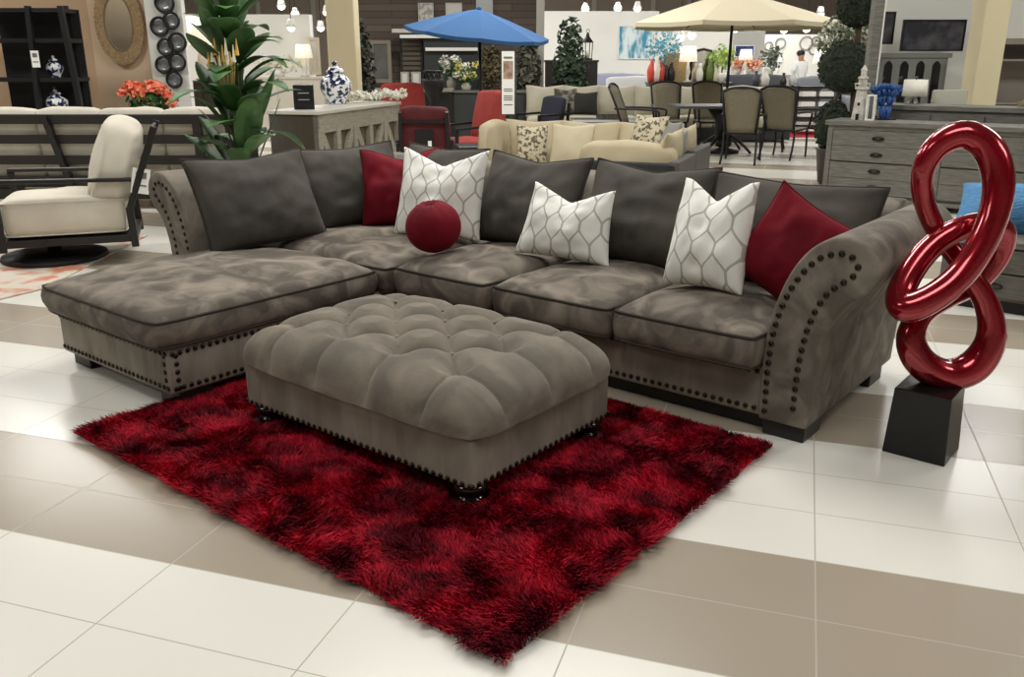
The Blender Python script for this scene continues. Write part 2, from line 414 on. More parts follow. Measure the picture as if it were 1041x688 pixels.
prof = [(R0*math.cos(t)*(1 if abs(t) < 1.2 else 1), R0*.93*math.sin(t)-(.03*math.exp(-((math.cos(t))/.18)**2) if t > 0 else 0)) for t in th]
lathe(bm, prof, n)
for v in bm.verts:
    a = math.atan2(v.co.y, v.co.x); k = max(0, v.co.z/R0)
    v.co *= 1+.014*k*math.sin(a*13+2)+.006*math.sin(a*5)
    v.co.z += R0*.9
obj('cover', bm, REDV, bp_, True)
bm = B(); ball(bm, (0, 0, R0*1.62), .02, 2, (1, 1, .5)); obj('button', bm, REDP, bp_, True)
bp_.rotation_euler = (.25, .0, RZ)
# ------------------------------------------------------------------ tufted ottoman on the rug
ott = thing('tufted_ottoman', 'taupe button-tufted ottoman on turned feet standing on the red rug', 'ottoman', S(-1.225, 2.325, 0), RZ)
HX, HY = .615, .405
bm = B(); box(bm, -HX, HX, -HY, HY, .088, .27); obj('base', bm, CHEN, ott, False, .012, 3)
def tufted():
    nx, ny = 240, 180
    def sp(n): s = np.linspace(-1, 1, n); return np.sin(s*PI/2)*.45+s*.55
    u, v = np.meshgrid(sp(nx), sp(ny), indexing='ij'); X, Y, Hh = HX+.032, HY+.032, .172
    def surf(u, v):
        e = np.maximum((1-np.abs(u)**7)*(1-np.abs(v)**6), 0)
        f = e**.42
        cu = u*np.sqrt(1-.1*v**8); cv = v*np.sqrt(1-.13*u**8)
        bul = .012*np.sin(np.clip(f, 0, 1)*PI)
        s = 1+bul/X
        return np.stack([X*cu*s, Y*cv*s, .272+Hh*f+.035*((1-u*u)*(1-v*v))], -1)
    P = surf(u, v); d = 1e-3
    N1 = surf(np.clip(u+d, -1, 1), v)-surf(np.clip(u-d, -1, 1), v); N2 = surf(u, np.clip(v+d, -1, 1))-surf(u, np.clip(v-d, -1, 1))
    Nn = np.cross(N1, N2); Nn /= np.linalg.norm(Nn, axis=-1, keepdims=True)+1e-12
    dx, dy = .285, .27; x, y = X*u, Y*v
    p = x/dx+y/dy+.5; q = x/dx-y/dy+.5
    # diamonds inside, straight pleats outside the last row of buttons
    dia = np.sqrt(np.abs(np.sin(PI*p)*np.sin(PI*q))+1e-6)
    yb, xb = dy*1.0, dx*1.5
    wy = np.clip((np.abs(y)-yb)/.05, 0, 1); wx = np.clip((np.abs(x)-xb)/.05, 0, 1)
    px = np.abs(np.sin(PI*(x/dx+.5)))**.38; py = np.abs(np.sin(PI*(y/dy)))**.38
    ins = dia*(1-wy)+px*wy
    h = ins*(1-wx)+py*wx
    h = np.where((wx > 0) & (wy > 0), np.maximum(h, .8*np.minimum(wx, wy)), h)
    h = np.minimum(h*1.15, 1)
    e = np.maximum((1-np.abs(u)**7)*(1-np.abs(v)**6), 0)**.42
    fade = np.clip((e-.02)/.3, 0, 1)
    wr = (vnoise(x*30+40, y*8+40, 4)-.5)*.004*(1-np.clip(e*1.1, 0, 1))+(vnoise(x*9+20, y*9+20, 5)-.5)*.008
    D = .054*(h-1)*fade*(1-.42*np.maximum(wx, wy))+wr
    P = P+Nn*D[..., None]
    V = P.reshape(-1, 3); F = gridfaces(nx, ny)
    npo('tufted_cushion', V, F, VELO, ott, True)
    # buttons where diamonds meet
    k = 0
    for i in range(-2, 3):
        for j in range(-2, 3):
            bx_ = dx*(i+j)/2+0; by_ = dy*(i-j)/2
            pp = (bx_/dx+by_/dy+.5); 
            x0, y0 = dx*((i+j+1)/2-.5+0), dy*((i-j)/2)
            x0 = dx*((i+j)/2-.0)-dx*.5*0
    pts = []
    for a in range(-4, 5):
        for c in range(-4, 5):
            x0 = dx*(a+c-1)/2; y0 = dy*(a-c)/2
            if abs(x0) <= xb+.01 and abs(y0) <= yb+.01: pts.append((x0, y0))
    for x0, y0 in pts:
        i = np.argmin((P[..., 0]-x0)**2+(P[..., 1]-y0)**2); z0 = P.reshape(-1, 3)[i, 2]
        bm = B(); ball(bm, (x0, y0, z0+.004), .014, 2, (1, 1, .5)); obj('button', bm, VELO, ott, True)
VELO = mat('ottoman_velvet', (110, 103, 93), .8, c2=(138, 129, 116), scale=4.5, detail=5, lo=.4, hi=.7, dist=1.0, sheen=.35, bump=.25, bscale=90, spec=.2, bdist=.004)
tufted()
for sx in (-1, 1):
    for sy in (-1, 1):
        bm = B(); lathe(bm, [(.03, .013), (.042, .015), (.048, .024), (.04, .034), (.032, .038), (.046, .048), (.06, .062), (.06, .076), (.05, .089)], 20, Matrix.Translation((sx*(HX-.062), sy*(HY-.062), 0)))
        obj('foot', bm, mat('lacquered_wood', (24, 16, 14), .15, coat=.6), ott, True)
loop = [(-HX, -HY), (HX, -HY), (HX, HY), (-HX, HY), (-HX, -HY)]
for (p, q), nn in zip(zip(loop, loop[1:]), ((0, -1, 0), (1, 0, 0), (0, 1, 0), (-1, 0, 0))):
    o_ = Vector(nn)*.001
    nails('nailhead_trim', [(p[0]+o_.x, p[1]+o_.y, .104), (q[0]+o_.x, q[1]+o_.y, .104)], nn, NAIL, ott, .0105, .033)
# ------------------------------------------------------------------ shag rug
def rug():
    a0, a1, b0, b1 = -2.285, -.04, 1.39, 3.05
    m = bpy.data.materials.new('red_shag'); m.use_nodes = True; nt = m.node_tree; N = nt.nodes; K = nt.links
    b = N['Principled BSDF']; b.inputs['Roughness'].default_value = .6; b.inputs['Specular IOR Level'].default_value = .12
    tc = N.new('ShaderNodeTexCoord'); no = N.new('ShaderNodeTexNoise'); no.inputs['Scale'].default_value = 5.5; no.inputs['Detail'].default_value = 7; no.inputs['Roughness'].default_value = .65; no.inputs['Distortion'].default_value = .5
    K.new(tc.outputs['Object'], no.inputs['Vector'])
    r = N.new('ShaderNodeValToRGB'); r.color_ramp.elements[0].position = .41; r.color_ramp.elements[1].position = .63
    r.color_ramp.elements[0].color = col((84, 4, 18)); r.color_ramp.elements[1].color = col((204, 32, 56))
    K.new(no.outputs['Fac'], r.inputs['Fac'])
    g = N.new('ShaderNodeNewGeometry'); ma = N.new('ShaderNodeMath'); ma.operation = 'MULTIPLY_ADD'; ma.inputs[1].default_value = .6; ma.inputs[2].default_value = .7
    K.new(g.outputs['Random Per Island'], ma.inputs[0])
    h = N.new('ShaderNodeHueSaturation'); K.new(ma.outputs[0], h.inputs['Value']); K.new(r.outputs['Color'], h.inputs['Color']); K.new(h.outputs['Color'], b.inputs['Base Color'])
    R = np.random.RandomState(3); n = 210000
    x = R.uniform(a0, a1, n); y = R.uniform(b0, b1, n)
    # keep the corner rounding and a ragged edge
    wob = .006*(vnoise(x*14+50, y*14+50, 9)-.5)*2
    keep = (x > a0+.012+wob) & (x < a1-.012+wob) & (y > b0+.012+wob) & (y < b1-.012+wob)
    # rounded corners, and the ottoman's feet press the pile down
    ex_, ey_ = np.minimum(x-a0, a1-x), np.minimum(y-b0, b1-y); rc = .05
    keep &= ~((ex_ < rc) & (ey_ < rc) & (np.hypot(rc-ex_, rc-ey_) > rc))
    for sx in (-1, 1):
        for sy in (-1, 1): keep &= np.hypot(x+1.225-sx*(HX-.062), y-2.325-sy*(HY-.062)) > .075
    x, y = x[keep], y[keep]; n = len(x)
    ang = 2*PI*(vnoise(x*6+30, y*6+30, 1)*.8+vnoise(x*15+30, y*15+30, 6)*.6)+R.normal(0, .6, n)
    lean = .009+.018*vnoise(x*12+60, y*12+60, 2)+R.normal(0, .006, n)
    hh = .026+.014*vnoise(x*9+10, y*9+10, 3)+R.normal(0, .005, n)
    w = R.uniform(.0014, .0028, n)
    fa = R.uniform(0, 2*PI, n); cx, cy = np.cos(fa)*w, np.sin(fa)*w; lx, ly = np.cos(ang)*lean, np.sin(ang)*lean
    for lo_, hi_, q, l in ((a0, a1, x, lx), (b0, b1, y, ly)):
        l += .016*np.clip(1-(hi_-q)/.04, 0, 1)-.016*np.clip(1-(q-lo_)/.04, 0, 1)
    edge = np.minimum(np.minimum(x-a0, a1-x), np.minimum(y-b0, b1-y)); hh = hh*(1-.45*np.clip(1-edge/.04, 0, 1))
    z0 = np.full(n, .01)
    V = np.stack([np.stack([x-cx, y-cy, z0], -1), np.stack([x+cx, y+cy, z0], -1),
                  np.stack([x+cx+lx*.45, y+cy+ly*.45, z0+hh*.65], -1), np.stack([x-cx+lx*.45, y-cy+ly*.45, z0+hh*.65], -1),
                  np.stack([x+lx*1.25, y+ly*1.25, z0+hh*.95], -1)], 1).reshape(-1, 3)
    i = np.arange(n)[:, None]*5
    F = (i+np.array([[0, 1, 2, 3]])).tolist()+(i+np.array([[3, 2, 4]])).tolist()
    root = thing('shag_rug', 'deep red shag rug lying on the tiles under the ottoman', 'rug', O, RZ)
    bm = B(); box(bm, a0+.035, a1-.035, b0+.035, b1-.035, .001, .012); obj('backing', bm, mat('rug_backing', (70, 6, 14), .9), root, False, .004)
    o = npo('pile', V, F, m, root, False); tag(o, kind='stuff')
rug()
# ------------------------------------------------------------------ red knot sculpture on a black block
def sculpture():
    base = Vector((1.60, 3.0, 0))
    d0 = 3.02
    root = thing('knot_sculpture', 'glossy red knotted loop sculpture on a black block beside the rolled arm', 'sculpture', at(935, 462, d0).xy.to_3d()+Vector((.035, .07, 0)), RZ)
    # centre line as photo position, depth behind the block's front, radius in cm
    pts = [(962, 381, .10, 4.9), (990, 372, .10, 5.0), (1007, 346, .10, 4.4), (1005, 315, .11, 3.6), (990, 285, .13, 3.2), (970, 258, .17, 3.0),
           (951, 232, .19, 3.0), (939, 202, .19, 3.0), (939, 172, .18, 3.3), (955, 147, .165, 3.7), (981, 137, .14, 4.0), (1004, 150, .11, 4.3), (1015, 180, .075, 4.3), (1011, 215, .045, 4.1),
           (997, 250, .02, 4.0), (976, 280, .0, 4.0), (949, 302, -.015, 4.1), (922, 313, .0, 4.3), (915, 300, .05, 4.0), (927, 275, .10, 3.7), (948, 250, .135, 3.6), (976, 233, .145, 3.6), (1005, 228, .16, 3.7), (1019, 238, .18, 3.8), (1012, 262, .2, 3.8),
           (990, 287, .2, 3.7), (962, 302, .18, 3.6), (936, 320, .14, 3.7), (926, 345, .11, 4.2), (937, 369, .10, 4.7)]
    sp = spline(pts, 6, True)
    inv = (Matrix.Translation(root.location) @ Matrix.Rotation(RZ, 4, 'Z')).inverted()
    P = [inv @ at(px, py, d0+dd) for px, py, dd, r in sp]
    bm = B(); tube(bm, P, [r*1.25/100 for *_, r in sp], 28, True)
    m = mat('candy_red_lacquer', (160, 6, 32), .2, metal=.6, coat=1, c2=(140, 3, 24), scale=14)
    obj('knot', bm, m, root, True)
    bm = B(); s = .108; t = .1
    lo_ = [bm.verts.new((x*s*1.04, y*s, 0)) for x, y in ((-1, -1), (1, -1), (1, 1), (-1, 1))]
    hi_ = [bm.verts.new((x*t, y*t, .262)) for x, y in ((-1, -1), (1, -1), (1, 1), (-1, 1))]
    bm.faces.new(lo_[::-1]); bm.faces.new(hi_)
    for i in range(4): bm.faces.new((lo_[i], lo_[(i+1) % 4], hi_[(i+1) % 4], hi_[i]))
    obj('plinth', bm, mat('black_gloss', (18, 19, 19), .3), root, False, .004)
sculpture()
# ================================================================== the showroom behind
R_ = random.Random(11)
WALLT = mat('tan_wall', (214, 188, 158), .9); WALLW = mat('white_wall', (232, 230, 222), .9); WALLC = mat('cream_wall', (216, 204, 172), .9)
DARKW = mat('dark_wall', (176, 162, 150), .9); COLM = mat('cream_column', (205, 193, 158), .8); GREYW = mat('grey_wall', (196, 196, 190), .9)
CEIL = mat('ceiling_paint', (120, 116, 110), .9)
ESPR = mat('espresso_metal', (34, 30, 27), .45); CREAM = mat('cream_canvas', (222, 215, 198), .85, c2=(212, 204, 186), scale=4, bump=.15, bscale=60, bdist=.004)
WHITE = mat('white_gloss', (238, 237, 230), .4); GREEN = mat('leaf_green', (42, 74, 38), .45, c2=(66, 104, 52), scale=5, island=.5)
DGREEN = mat('dark_foliage', (40, 52, 34), .7, c2=(58, 74, 46), scale=8, island=.6); TRUNK = mat('trunk_bark', (70, 55, 42), .9)
BLACK = mat('black_paint', (20, 20, 21), .4); IRON = mat('dark_iron', (38, 36, 35), .45, metal=.4)
GWOOD = mat('weathered_grey_wood', (94, 92, 85), .7, c2=(118, 115, 106), scale=7, stretch=(1, 1, 9), detail=6, bump=.15)
CWOOD = mat('washed_console_wood', (132, 126, 110), .7, c2=(152, 146, 130), scale=7, stretch=(1, 1, 6), detail=6)
def chinoise():
    return mat('blue_white_porcelain', (236, 238, 238), .15, c2=(38, 48, 84), scale=19, detail=1.5, lo=.47, hi=.53, coat=.5)
PORC = chinoise()
bm = B(); box(bm, XL, XR, YN, YB, ZC, ZC+.1); tag(obj('ceiling', bm, CEIL), kind='structure')
for nm, a in (('wall_back', (XL, XR, YB, YB+.2)), ('wall_left', (XL-.2, XL, YN, YB)), ('wall_right', (XR, XR+.2, YN, YB)), ('wall_front', (XL, XR, YN-.2, YN))):
    bm = B(); box(bm, *a, 0, ZC); tag(obj(nm, bm, DARKW if nm == 'wall_back' else mat('showroom_wall', (200, 194, 182), .9)), kind='structure')
def partition(n, x0, x1, d, m, top, thick=.15, rz=0, px=None):
    """a free-standing display wall between two photo columns at depth d"""
    a, b = at(x0, 60, d), at(x1, 60, d)
    bm = B(); box(bm, a.x, b.x, d, d+thick, 0, top)
    return tag(obj(n, bm, m), kind='structure')
def zt(py, d, px=520): return at(px, py, d).z
# ---- left corner: tan walls, white panel
a, b, c = at(-60, 60, 10.6), at(96, 60, 12.0), at(165, 60, 11.9)
def wallseg(n, p, q, m, z1, th=.12, z0=0):
    p = Vector((p[0], p[1], 0)); q = Vector((q[0], q[1], 0)); t = (q-p).normalized(); s = Vector((-t.y, t.x, 0))*th
    bm = B()
    lo_ = [bm.verts.new(v+Vector((0, 0, z0))) for v in (p, q, q+s, p+s)]; hi_ = [bm.verts.new(v+Vector((0, 0, z1))) for v in (p, q, q+s, p+s)]
    bm.faces.new(lo_[::-1]); bm.faces.new(hi_)
    for i in range(4): bm.faces.new((lo_[i], lo_[(i+1) % 4], hi_[(i+1) % 4], hi_[i]))
    return tag(obj(n, bm, m), kind='structure')
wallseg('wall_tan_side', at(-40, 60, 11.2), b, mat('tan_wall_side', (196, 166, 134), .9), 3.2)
wallseg('wall_tan', b, c, WALLT, 3.2)
wallseg('wall_panel', at(153, 60, 11.7), at(190, 60, 11.7), WALLW, 3.2)
# ---- columns
def column(n, px, d, w, m, top=ZC):
    p = at(px, 60, d); bm = B(); box(bm, p.x-w/2, p.x+w/2, d, d+w, 0, top); tag(obj(n, bm, m, bevel=.02), kind='structure'); return p
column('column_left', 348, 13.6, .42, COLM)
column('column_right', 1007, 10.2, .29, COLM)
# ---- display walls further back
partition('wall_cream', 165, 315, 19, WALLC, zt(19, 19), .2)
partition('trim_cream_top', 163, 317, 18.95, WHITE, zt(19, 19)+.08, .3).location.z = 0
def siding():
    m = bpy.data.materials.new('dark_wood_siding'); m.use_nodes = True; nt = m.node_tree; N = nt.nodes; K = nt.links
    b_ = N['Principled BSDF']; b_.inputs['Roughness'].default_value = .8
    tc = N.new('ShaderNodeTexCoord'); mp = N.new('ShaderNodeMapping'); mp.inputs['Rotation'].default_value = (PI/2, 0, 0); K.new(tc.outputs['Object'], mp.inputs['Vector'])
    br = N.new('ShaderNodeTexBrick'); K.new(mp.outputs['Vector'], br.inputs['Vector'])
    br.inputs['Color1'].default_value = col((98, 86, 76)); br.inputs['Color2'].default_value = col((76, 66, 58)); br.inputs['Mortar'].default_value = col((44, 38, 34))
    br.inputs['Scale'].default_value = 1; br.inputs['Brick Width'].default_value = 1.6; br.inputs['Row Height'].default_value = .13; br.inputs['Mortar Size'].default_value = .006
    K.new(br.outputs['Color'], b_.inputs['Base Color']); return m
partition('wall_siding', 362, 546, 18.6, siding(), 3.6, .2)
partition('trim_post', 545, 553, 18.3, mat('pale_post', (176, 172, 162), .7), zt(-30, 18.3), .2)
partition('wall_white', 553, 666, 25, WALLW, zt(14, 25), .2)
partition('trim_white_top', 552, 668, 24.9, WHITE, zt(11.5, 25), .3)
partition('wall_blush', 666, 746, 27, mat('blush_wall', (206, 186, 166), .9), zt(28, 27), .2)
partition('trim_blush_top', 666, 746, 26.9, WHITE, zt(25, 27), .3)
partition('wall_grey', 744, 776, 25.5, GREYW, zt(28, 25.5), .2)
partition('wall_plates', 776, 850, 28, WALLW, zt(37, 28), .2)
partition('trim_plates_top', 776, 850, 27.9, WHITE, zt(35, 28), .3)
wallseg('wall_right_display', at(893, 60, 13.6), at(1080, 60, 12.9), mat('white_display_wall', (214, 214, 206), .9), 3.4)
# ---- mirror with a woven oval frame
p = at(121, 24, 11.86)
mir = thing('oval_mirror', 'oval mirror with a wide woven straw frame hanging on the tan wall', 'mirror', p)
def ring(bm, rx0, rz0, rx1, rz1, y0, y1, seg=64, jag=0):
    out = []
    for k in range(seg):
        a_ = 2*PI*k/seg; j = 1+jag*((k % 2)*2-1)
        out.append([bm.verts.new((rx0*math.cos(a_), y0, rz0*math.sin(a_))), bm.verts.new((rx1*j*math.cos(a_), y0+.01, rz1*j*math.sin(a_))),
                    bm.verts.new((rx1*j*math.cos(a_), y1, rz1*j*math.sin(a_))), bm.verts.new((rx0*math.cos(a_), y1, rz0*math.sin(a_)))])
    for k in range(seg):
        A, D = out[k], out[(k+1) % seg]
        for i in range(4): bm.faces.new((A[i], D[i], D[(i+1) % 4], A[(i+1) % 4]))
    return bm
bm = B(); ring(bm, .175, .33, .31, .5, -.02, 0, 120, .02); obj('straw_frame', bm, mat('straw', (172, 146, 108), .8, c2=(140, 116, 84), scale=40), mir)
bm = B(); ring(bm, .172, .325, .19, .345, -.03, 0, 64); obj('inner_rim', bm, mat('straw_rim', (128, 104, 76), .6), mir, True)
bm = B(); lathe(bm, [(.0, 0), (.18, 0), (.18, .016)], 48, Matrix.Rotation(PI/2, 4, 'X') @ Matrix.Diagonal((1, 1.84, 1, 1))); obj('glass', bm, mat('mirror_glass_soft', (236, 216, 184), .3, metal=1), mir, False)
# ---- black plates up the white panel
pl_lab = ['topmost', 'second', 'third', 'fourth', 'fifth', 'sixth', 'seventh', 'lowest']
plates = [(168, 3, 9.5), (175, 21, 8), (163, 27, 9), (181, 43, 9), (169, 48, 8), (181, 63, 8.5), (167, 66, 8), (178, 81, 8)]
DISH = mat('smoked_glass', (62, 63, 64), .15, coat=.6, c2=(136, 137, 138), scale=9, detail=2)
plk = None
for (px, py, r), lb_ in zip(plates, pl_lab):
    p = at(px, py, 11.66); rr = r/76
    t = thing('wall_plate', f'round black glass wall plate on the white panel, {lb_} of eight counted downward', 'wall decoration', p, 0, 'black glass plates on the white panel')
    bm = B(); lathe(bm, [(.02, .0), (rr*.55, .0), (rr*.8, .02), (rr*.8, .035), (rr*.5, .014), (.02, .012)], 28, Matrix.Rotation(PI/2, 4, 'X')); obj('dish', bm, DISH, t, True)
    bm = B(); tube(bm, [(rr*.9*math.cos(2*PI*k/28), -.03, rr*.9*math.sin(2*PI*k/28)) for k in range(28)], rr*.14, 8, True); obj('rim', bm, BLACK, t, True)
# ---- etagere with ginger jars
et = thing('etagere', 'tall black etagere with tapering sides holding two ginger jars by the tan wall', 'shelf', at(30, 110, 10.4).xy.to_3d())
def etag(parent):
    d = 10.4; ox = parent.location.x
    def q(px, py, dd=0): v = at(px, py, d+dd); return Vector((v.x-ox, v.y-d, v.z))
    for (x0, x1), dd in (((61, 82), 0), ((28, 40), 0), ((-30, -18), 0), ((66, 85), .4), ((-28, -20), .4)):
        p0 = q(x0, 6, dd); p1 = q(x1, 110, dd); dv = (p1-p0); p2 = p1+dv*(p1.z/(-dv.z))
        bm = B(); bar(bm, p0, p2, .055); obj('post', bm, BLACK, parent)
    for y in (8, 39, 79, 118, 158):
        pr = q(60+ (y-6)*.2, y); pl_ = q(-30, y)
        bm = B(); box(bm, pl_.x, pr.x, 0, .4, pr.z-.045, pr.z); obj('shelf', bm, BLACK, parent)
    pr = q(62, 8); bm = B(); box(bm, q(-25, 8).x, pr.x, .4, .42, .1, pr.z); obj('back_panel', bm, mat('black_back', (34, 33, 32), .7), parent)
etag(et)
def jar(name, label, loc, s, group=None, seed=0):
    t = thing(name, label, 'jar', loc, R_.random()*6, group)
    bm = B(); lathe(bm, [(r*s, z*s) for r, z in [(.28, 0), (.3, .04), (.27, .08), (.42, .3), (.5, .5), (.48, .66), (.36, .8), (.24, .86), (.23, .93)]], 24); obj('body', bm, PORC, t, True)
    bm = B(); lathe(bm, [(r*s, z*s) for r, z in [(.27, .93), (.28, .97), (.2, 1.06), (.08, 1.12), (.07, 1.16), (.1, 1.2), (.06, 1.26), (.01, 1.28)]], 20); obj('lid', bm, PORC, t, True)
    return t
jar('ginger_jar', 'small blue and white ginger jar on the upper shelf of the black etagere', Vector((at(57, 79, 10.6).x, 10.6, zt(79, 10.4)+.001)), .19, 'ginger jars on the etagere')
jar('ginger_jar', 'larger blue and white ginger jar on the lower shelf of the black etagere', Vector((at(60, 118, 10.6).x, 10.6, zt(118, 10.4)+.001)), .25, 'ginger jars on the etagere')
def slip(name, label, px, py, d, w, h, lines=True, cat='tag', rz=0):
    t = thing(name, label, cat, at(px, py, d), rz)
    bm = B(); box(bm, -w/2, w/2, -.004, 0, -h/2, h/2); obj('card', bm, WHITE, t)
    if lines:
        bm = B(); box(bm, -w*.3, w*.3, -.006, -.004, h*.1, h*.35); box(bm, -w*.35, w*.35, -.006, -.004, -h*.2, -h*.14); obj('print', bm, mat('print_grey', (110, 110, 108), .8), t)
    return t
slip('price_card', 'white price card hanging on the middle post of the black etagere', 36, 60, 10.374, .09, .18)
# ---- orange flowers in a tall planter behind the slatted sofa
def leaves(bm, c, rad, n, size, rn, flat=0, shell=.55):
    c = Vector(c)
    for _ in range(n):
        while True:
            v = Vector((rn.uniform(-1, 1), rn.uniform(-1, 1), rn.uniform(-1, 1)))
            if shell < v.length <= 1: break
        p = c+Vector((v.x*rad[0], v.y*rad[1], v.z*rad[2]))
        s = size*rn.uniform(.6, 1.25); t = Vector((rn.uniform(-1, 1), rn.uniform(-1, 1), rn.uniform(-.8, .8))).normalized()
        w_ = t.cross(v if v.length > .1 else Vector((0, 0, 1))).normalized()*s*.32; up = v.normalized()*s*.15
        q = [bm.verts.new(p-t*s*.5), bm.verts.new(p+w_+up), bm.verts.new(p+t*s*.5), bm.verts.new(p-w_+up)]
        bm.faces.new(q)
    return bm
p = at(156, 106, 9.9)
fl = thing('flower_planter', 'orange flowers with green leaves in a tall planter behind the slatted sofa', 'flowers', (p.x, 9.9, 0))
bm = B(); lathe(bm, [(.15, 0), (.16, .02), (.2, p.z-.12), (.21, p.z-.1), (.18, p.z-.1)], 24); obj('planter', bm, mat('stone_planter', (120, 112, 100), .8), fl, True)
bm = B(); leaves(bm, (0, 0, p.z+.03), (.27, .2, .17), 260, .09, R_); obj('foliage', bm, GREEN, fl)
for x, y, r in ((-.24, .14, .07), (-.18, .2, .075), (-.07, .13, .085), (-.1, .2, .06), (.08, .2, .085), (.15, .16, .07), (.22, .1, .06), (.25, .02, .06), (.02, .18, .06)):
    bm = B()
    for k in range(40): leaves(bm, (x, -.12+R_.uniform(-.04, .04), p.z+y), (r*.85, r*.85, r*.65), 2, r*.95, R_, 0, .2)
    obj('blossom', bm, mat('orange_petal', (252, 160, 126), .6, c2=(246, 130, 98), scale=20, island=.3), fl)
# ---- long slatted sofa seen from behind
d = 8.75; zs = lambda y: at(60, y, d).z
xl, xr = at(-40, 120, d).x, at(236, 120, d).x
ss = thing('slatted_sofa', 'long dark slat-backed outdoor sofa with cream cushions seen from behind', 'sofa', ((xl+xr)/2, d, 0)); hw = (xr-xl)/2
top = zs(116)
bm = B(); box(bm, -hw, hw, -.03, .03, zs(126), top); obj('top_rail', bm, ESPR, ss, bevel=.006)
for y0, y1 in ((137, 146), (158, 167), (179, 188)):
    bm = B(); y_ = (zs(126)-zs(y1))*.0; box(bm, -hw, hw, -.015+.0, .02, zs(y1), zs(y0)); obj('slat', bm, ESPR, ss)
for px in (-38, 53, 200, 233):
    x = at(px, 120, d).x-ss.location.x
    wdt = .13 if px == 53 else .08
    bm = B(); bar(bm, (x-.06 if px == 53 else x, -.02, top-.02), (x+.13 if px == 53 else x, .02, .06), wdt, .05); obj('post', bm, ESPR, ss)
bm = B(); box(bm, -hw, hw, 0, .8, .22, .31); box(bm, -hw, hw, 0, .05, .1, .2); obj('seat_frame', bm, ESPR, ss)
bm = B(); box(bm, -hw, -hw+.07, 0, .8, .05, .62); box(bm, hw-.07, hw, 0, .8, .05, .62); obj('side_frame', bm, ESPR, ss)
n_ = 4
for k in range(n_):
    x0 = -hw+.08+k*(2*hw-.16)/n_; x1 = x0+(2*hw-.16)/n_-.01
    o_ = boxcushion('back_cushion', x0, x1, -.0, .15, 0, .5, CREAM, ss, .03, 16, k, .04, .012); o_.location = (0, .05, top+.045-.51)
    boxcushion('seat_cushion', x0, x1, .1, .8, .31, .45, CREAM, ss, .02, 16, k+9, .04, .012)
# ---- swivel armchair on its round base
p0 = ground(57, 263)
ch = thing('swivel_armchair', 'dark framed swivel armchair with cream cushions turned left on a patterned rug', 'armchair', p0, .34)
q = lambda px, py, dd=-.36: at(px, py, p0.y+dd)-Vector(p0)-Vector((.1, 0, 0))
bm = B(); lathe(bm, [(.36, .012), (.37, .02), (.36, .045), (.3, .055), (.05, .06), (.045, .2), (.0, .2)], 40); obj('swivel_base', bm, mat('charcoal_base', (30, 29, 28), .6), ch, True)
zr0, zr1 = q(60, 251).z, q(60, 244).z
xl_, xr_ = q(0, 247).x, q(129, 247).x
bm = B(); box(bm, xl_, xr_, -.38, .38, zr0, zr1); 
for s_ in (-1, 1): box(bm, -.4, .4, s_*.2-.03, s_*.2+.03, zr1-.01, zr1+.02)
box(bm, -.2, .2, -.2, .2, .19, zr0+.01)
obj('seat_rail', bm, ESPR, ch, bevel=.004)
zarm = q(60, 186).z; xb_t = q(143, 132).x; zb_t = q(143, 132).z
for s_ in (-1, 1):
    y_ = s_*.36
    bm = B(); bar(bm, (xl_+.0, y_, zarm+.015), (q(122, 189).x, y_, zarm-.005), .07, .025)
    bar(bm, (xl_+.02, y_, zarm), (xl_+.02, y_, zr0-.03), .045)
    bar(bm, (xr_-.02, y_, zr0-.04), (xr_-.03, y_, zr1+.2), .05); bar(bm, (xr_-.03, y_, zr1+.18), (xb_t, y_, zb_t), .045)
    obj('arm_frame', bm, ESPR, ch, bevel=.004)
bm = B()
for k in range(6):
    f = (k+.6)/6; bar(bm, (xr_-.03+(xb_t-xr_+.03)*f, -.36, zr1+.18+(zb_t-zr1-.18)*f), (xr_-.03+(xb_t-xr_+.03)*f, .36, zr1+.18+(zb_t-zr1-.18)*f), .02, .05)
obj('back_slats', bm, ESPR, ch)
zc1 = q(60, 205).z
boxcushion('seat_cushion', xl_+.03, xr_-.06, -.34, .34, zr1+.02, zc1, CREAM, ch, .02, 24, 4, .05, .012, pipe=CREAM, piper=.006)
bc = boxcushion('back_cushion', -.32, .32, -.18, .1, 0, .52, CREAM, ch, .09, 24, 6, .12, .03, .012)
bc.location = (q(104, 215).x, 0, zc1-.05); bc.rotation_euler = (-.3, 0, -PI/2)
slip('price_tag', 'white and grey price tag hanging behind the cream armchair back', 143, 184, p0.y-.12, .12, .18).rotation_euler = (0, .2, .5)
rg = [ground(x, y) for x, y in ((-60, 262), (-20, 310), (45, 294), (150, 240))]
bm = B(); vs = [bm.verts.new((v.x, v.y, .002)) for v in (rg[0], rg[1], rg[2], rg[3])]; vt = [bm.verts.new((v.x, v.y, .011)) for v in (rg[0], rg[1], rg[2], rg[3])]
bm.faces.new(vs[::-1]); bm.faces.new(vt)
for i in range(4): bm.faces.new((vs[i], vs[(i+1) % 4], vt[(i+1) % 4], vt[i]))
tag(obj('patterned_rug', bm, mat('faded_rug', (206, 196, 180), .95, c2=(196, 128, 100), scale=4.5, detail=6, lo=.48, hi=.6)), 'faded cream and coral patterned rug under the swivel armchair', 'rug')
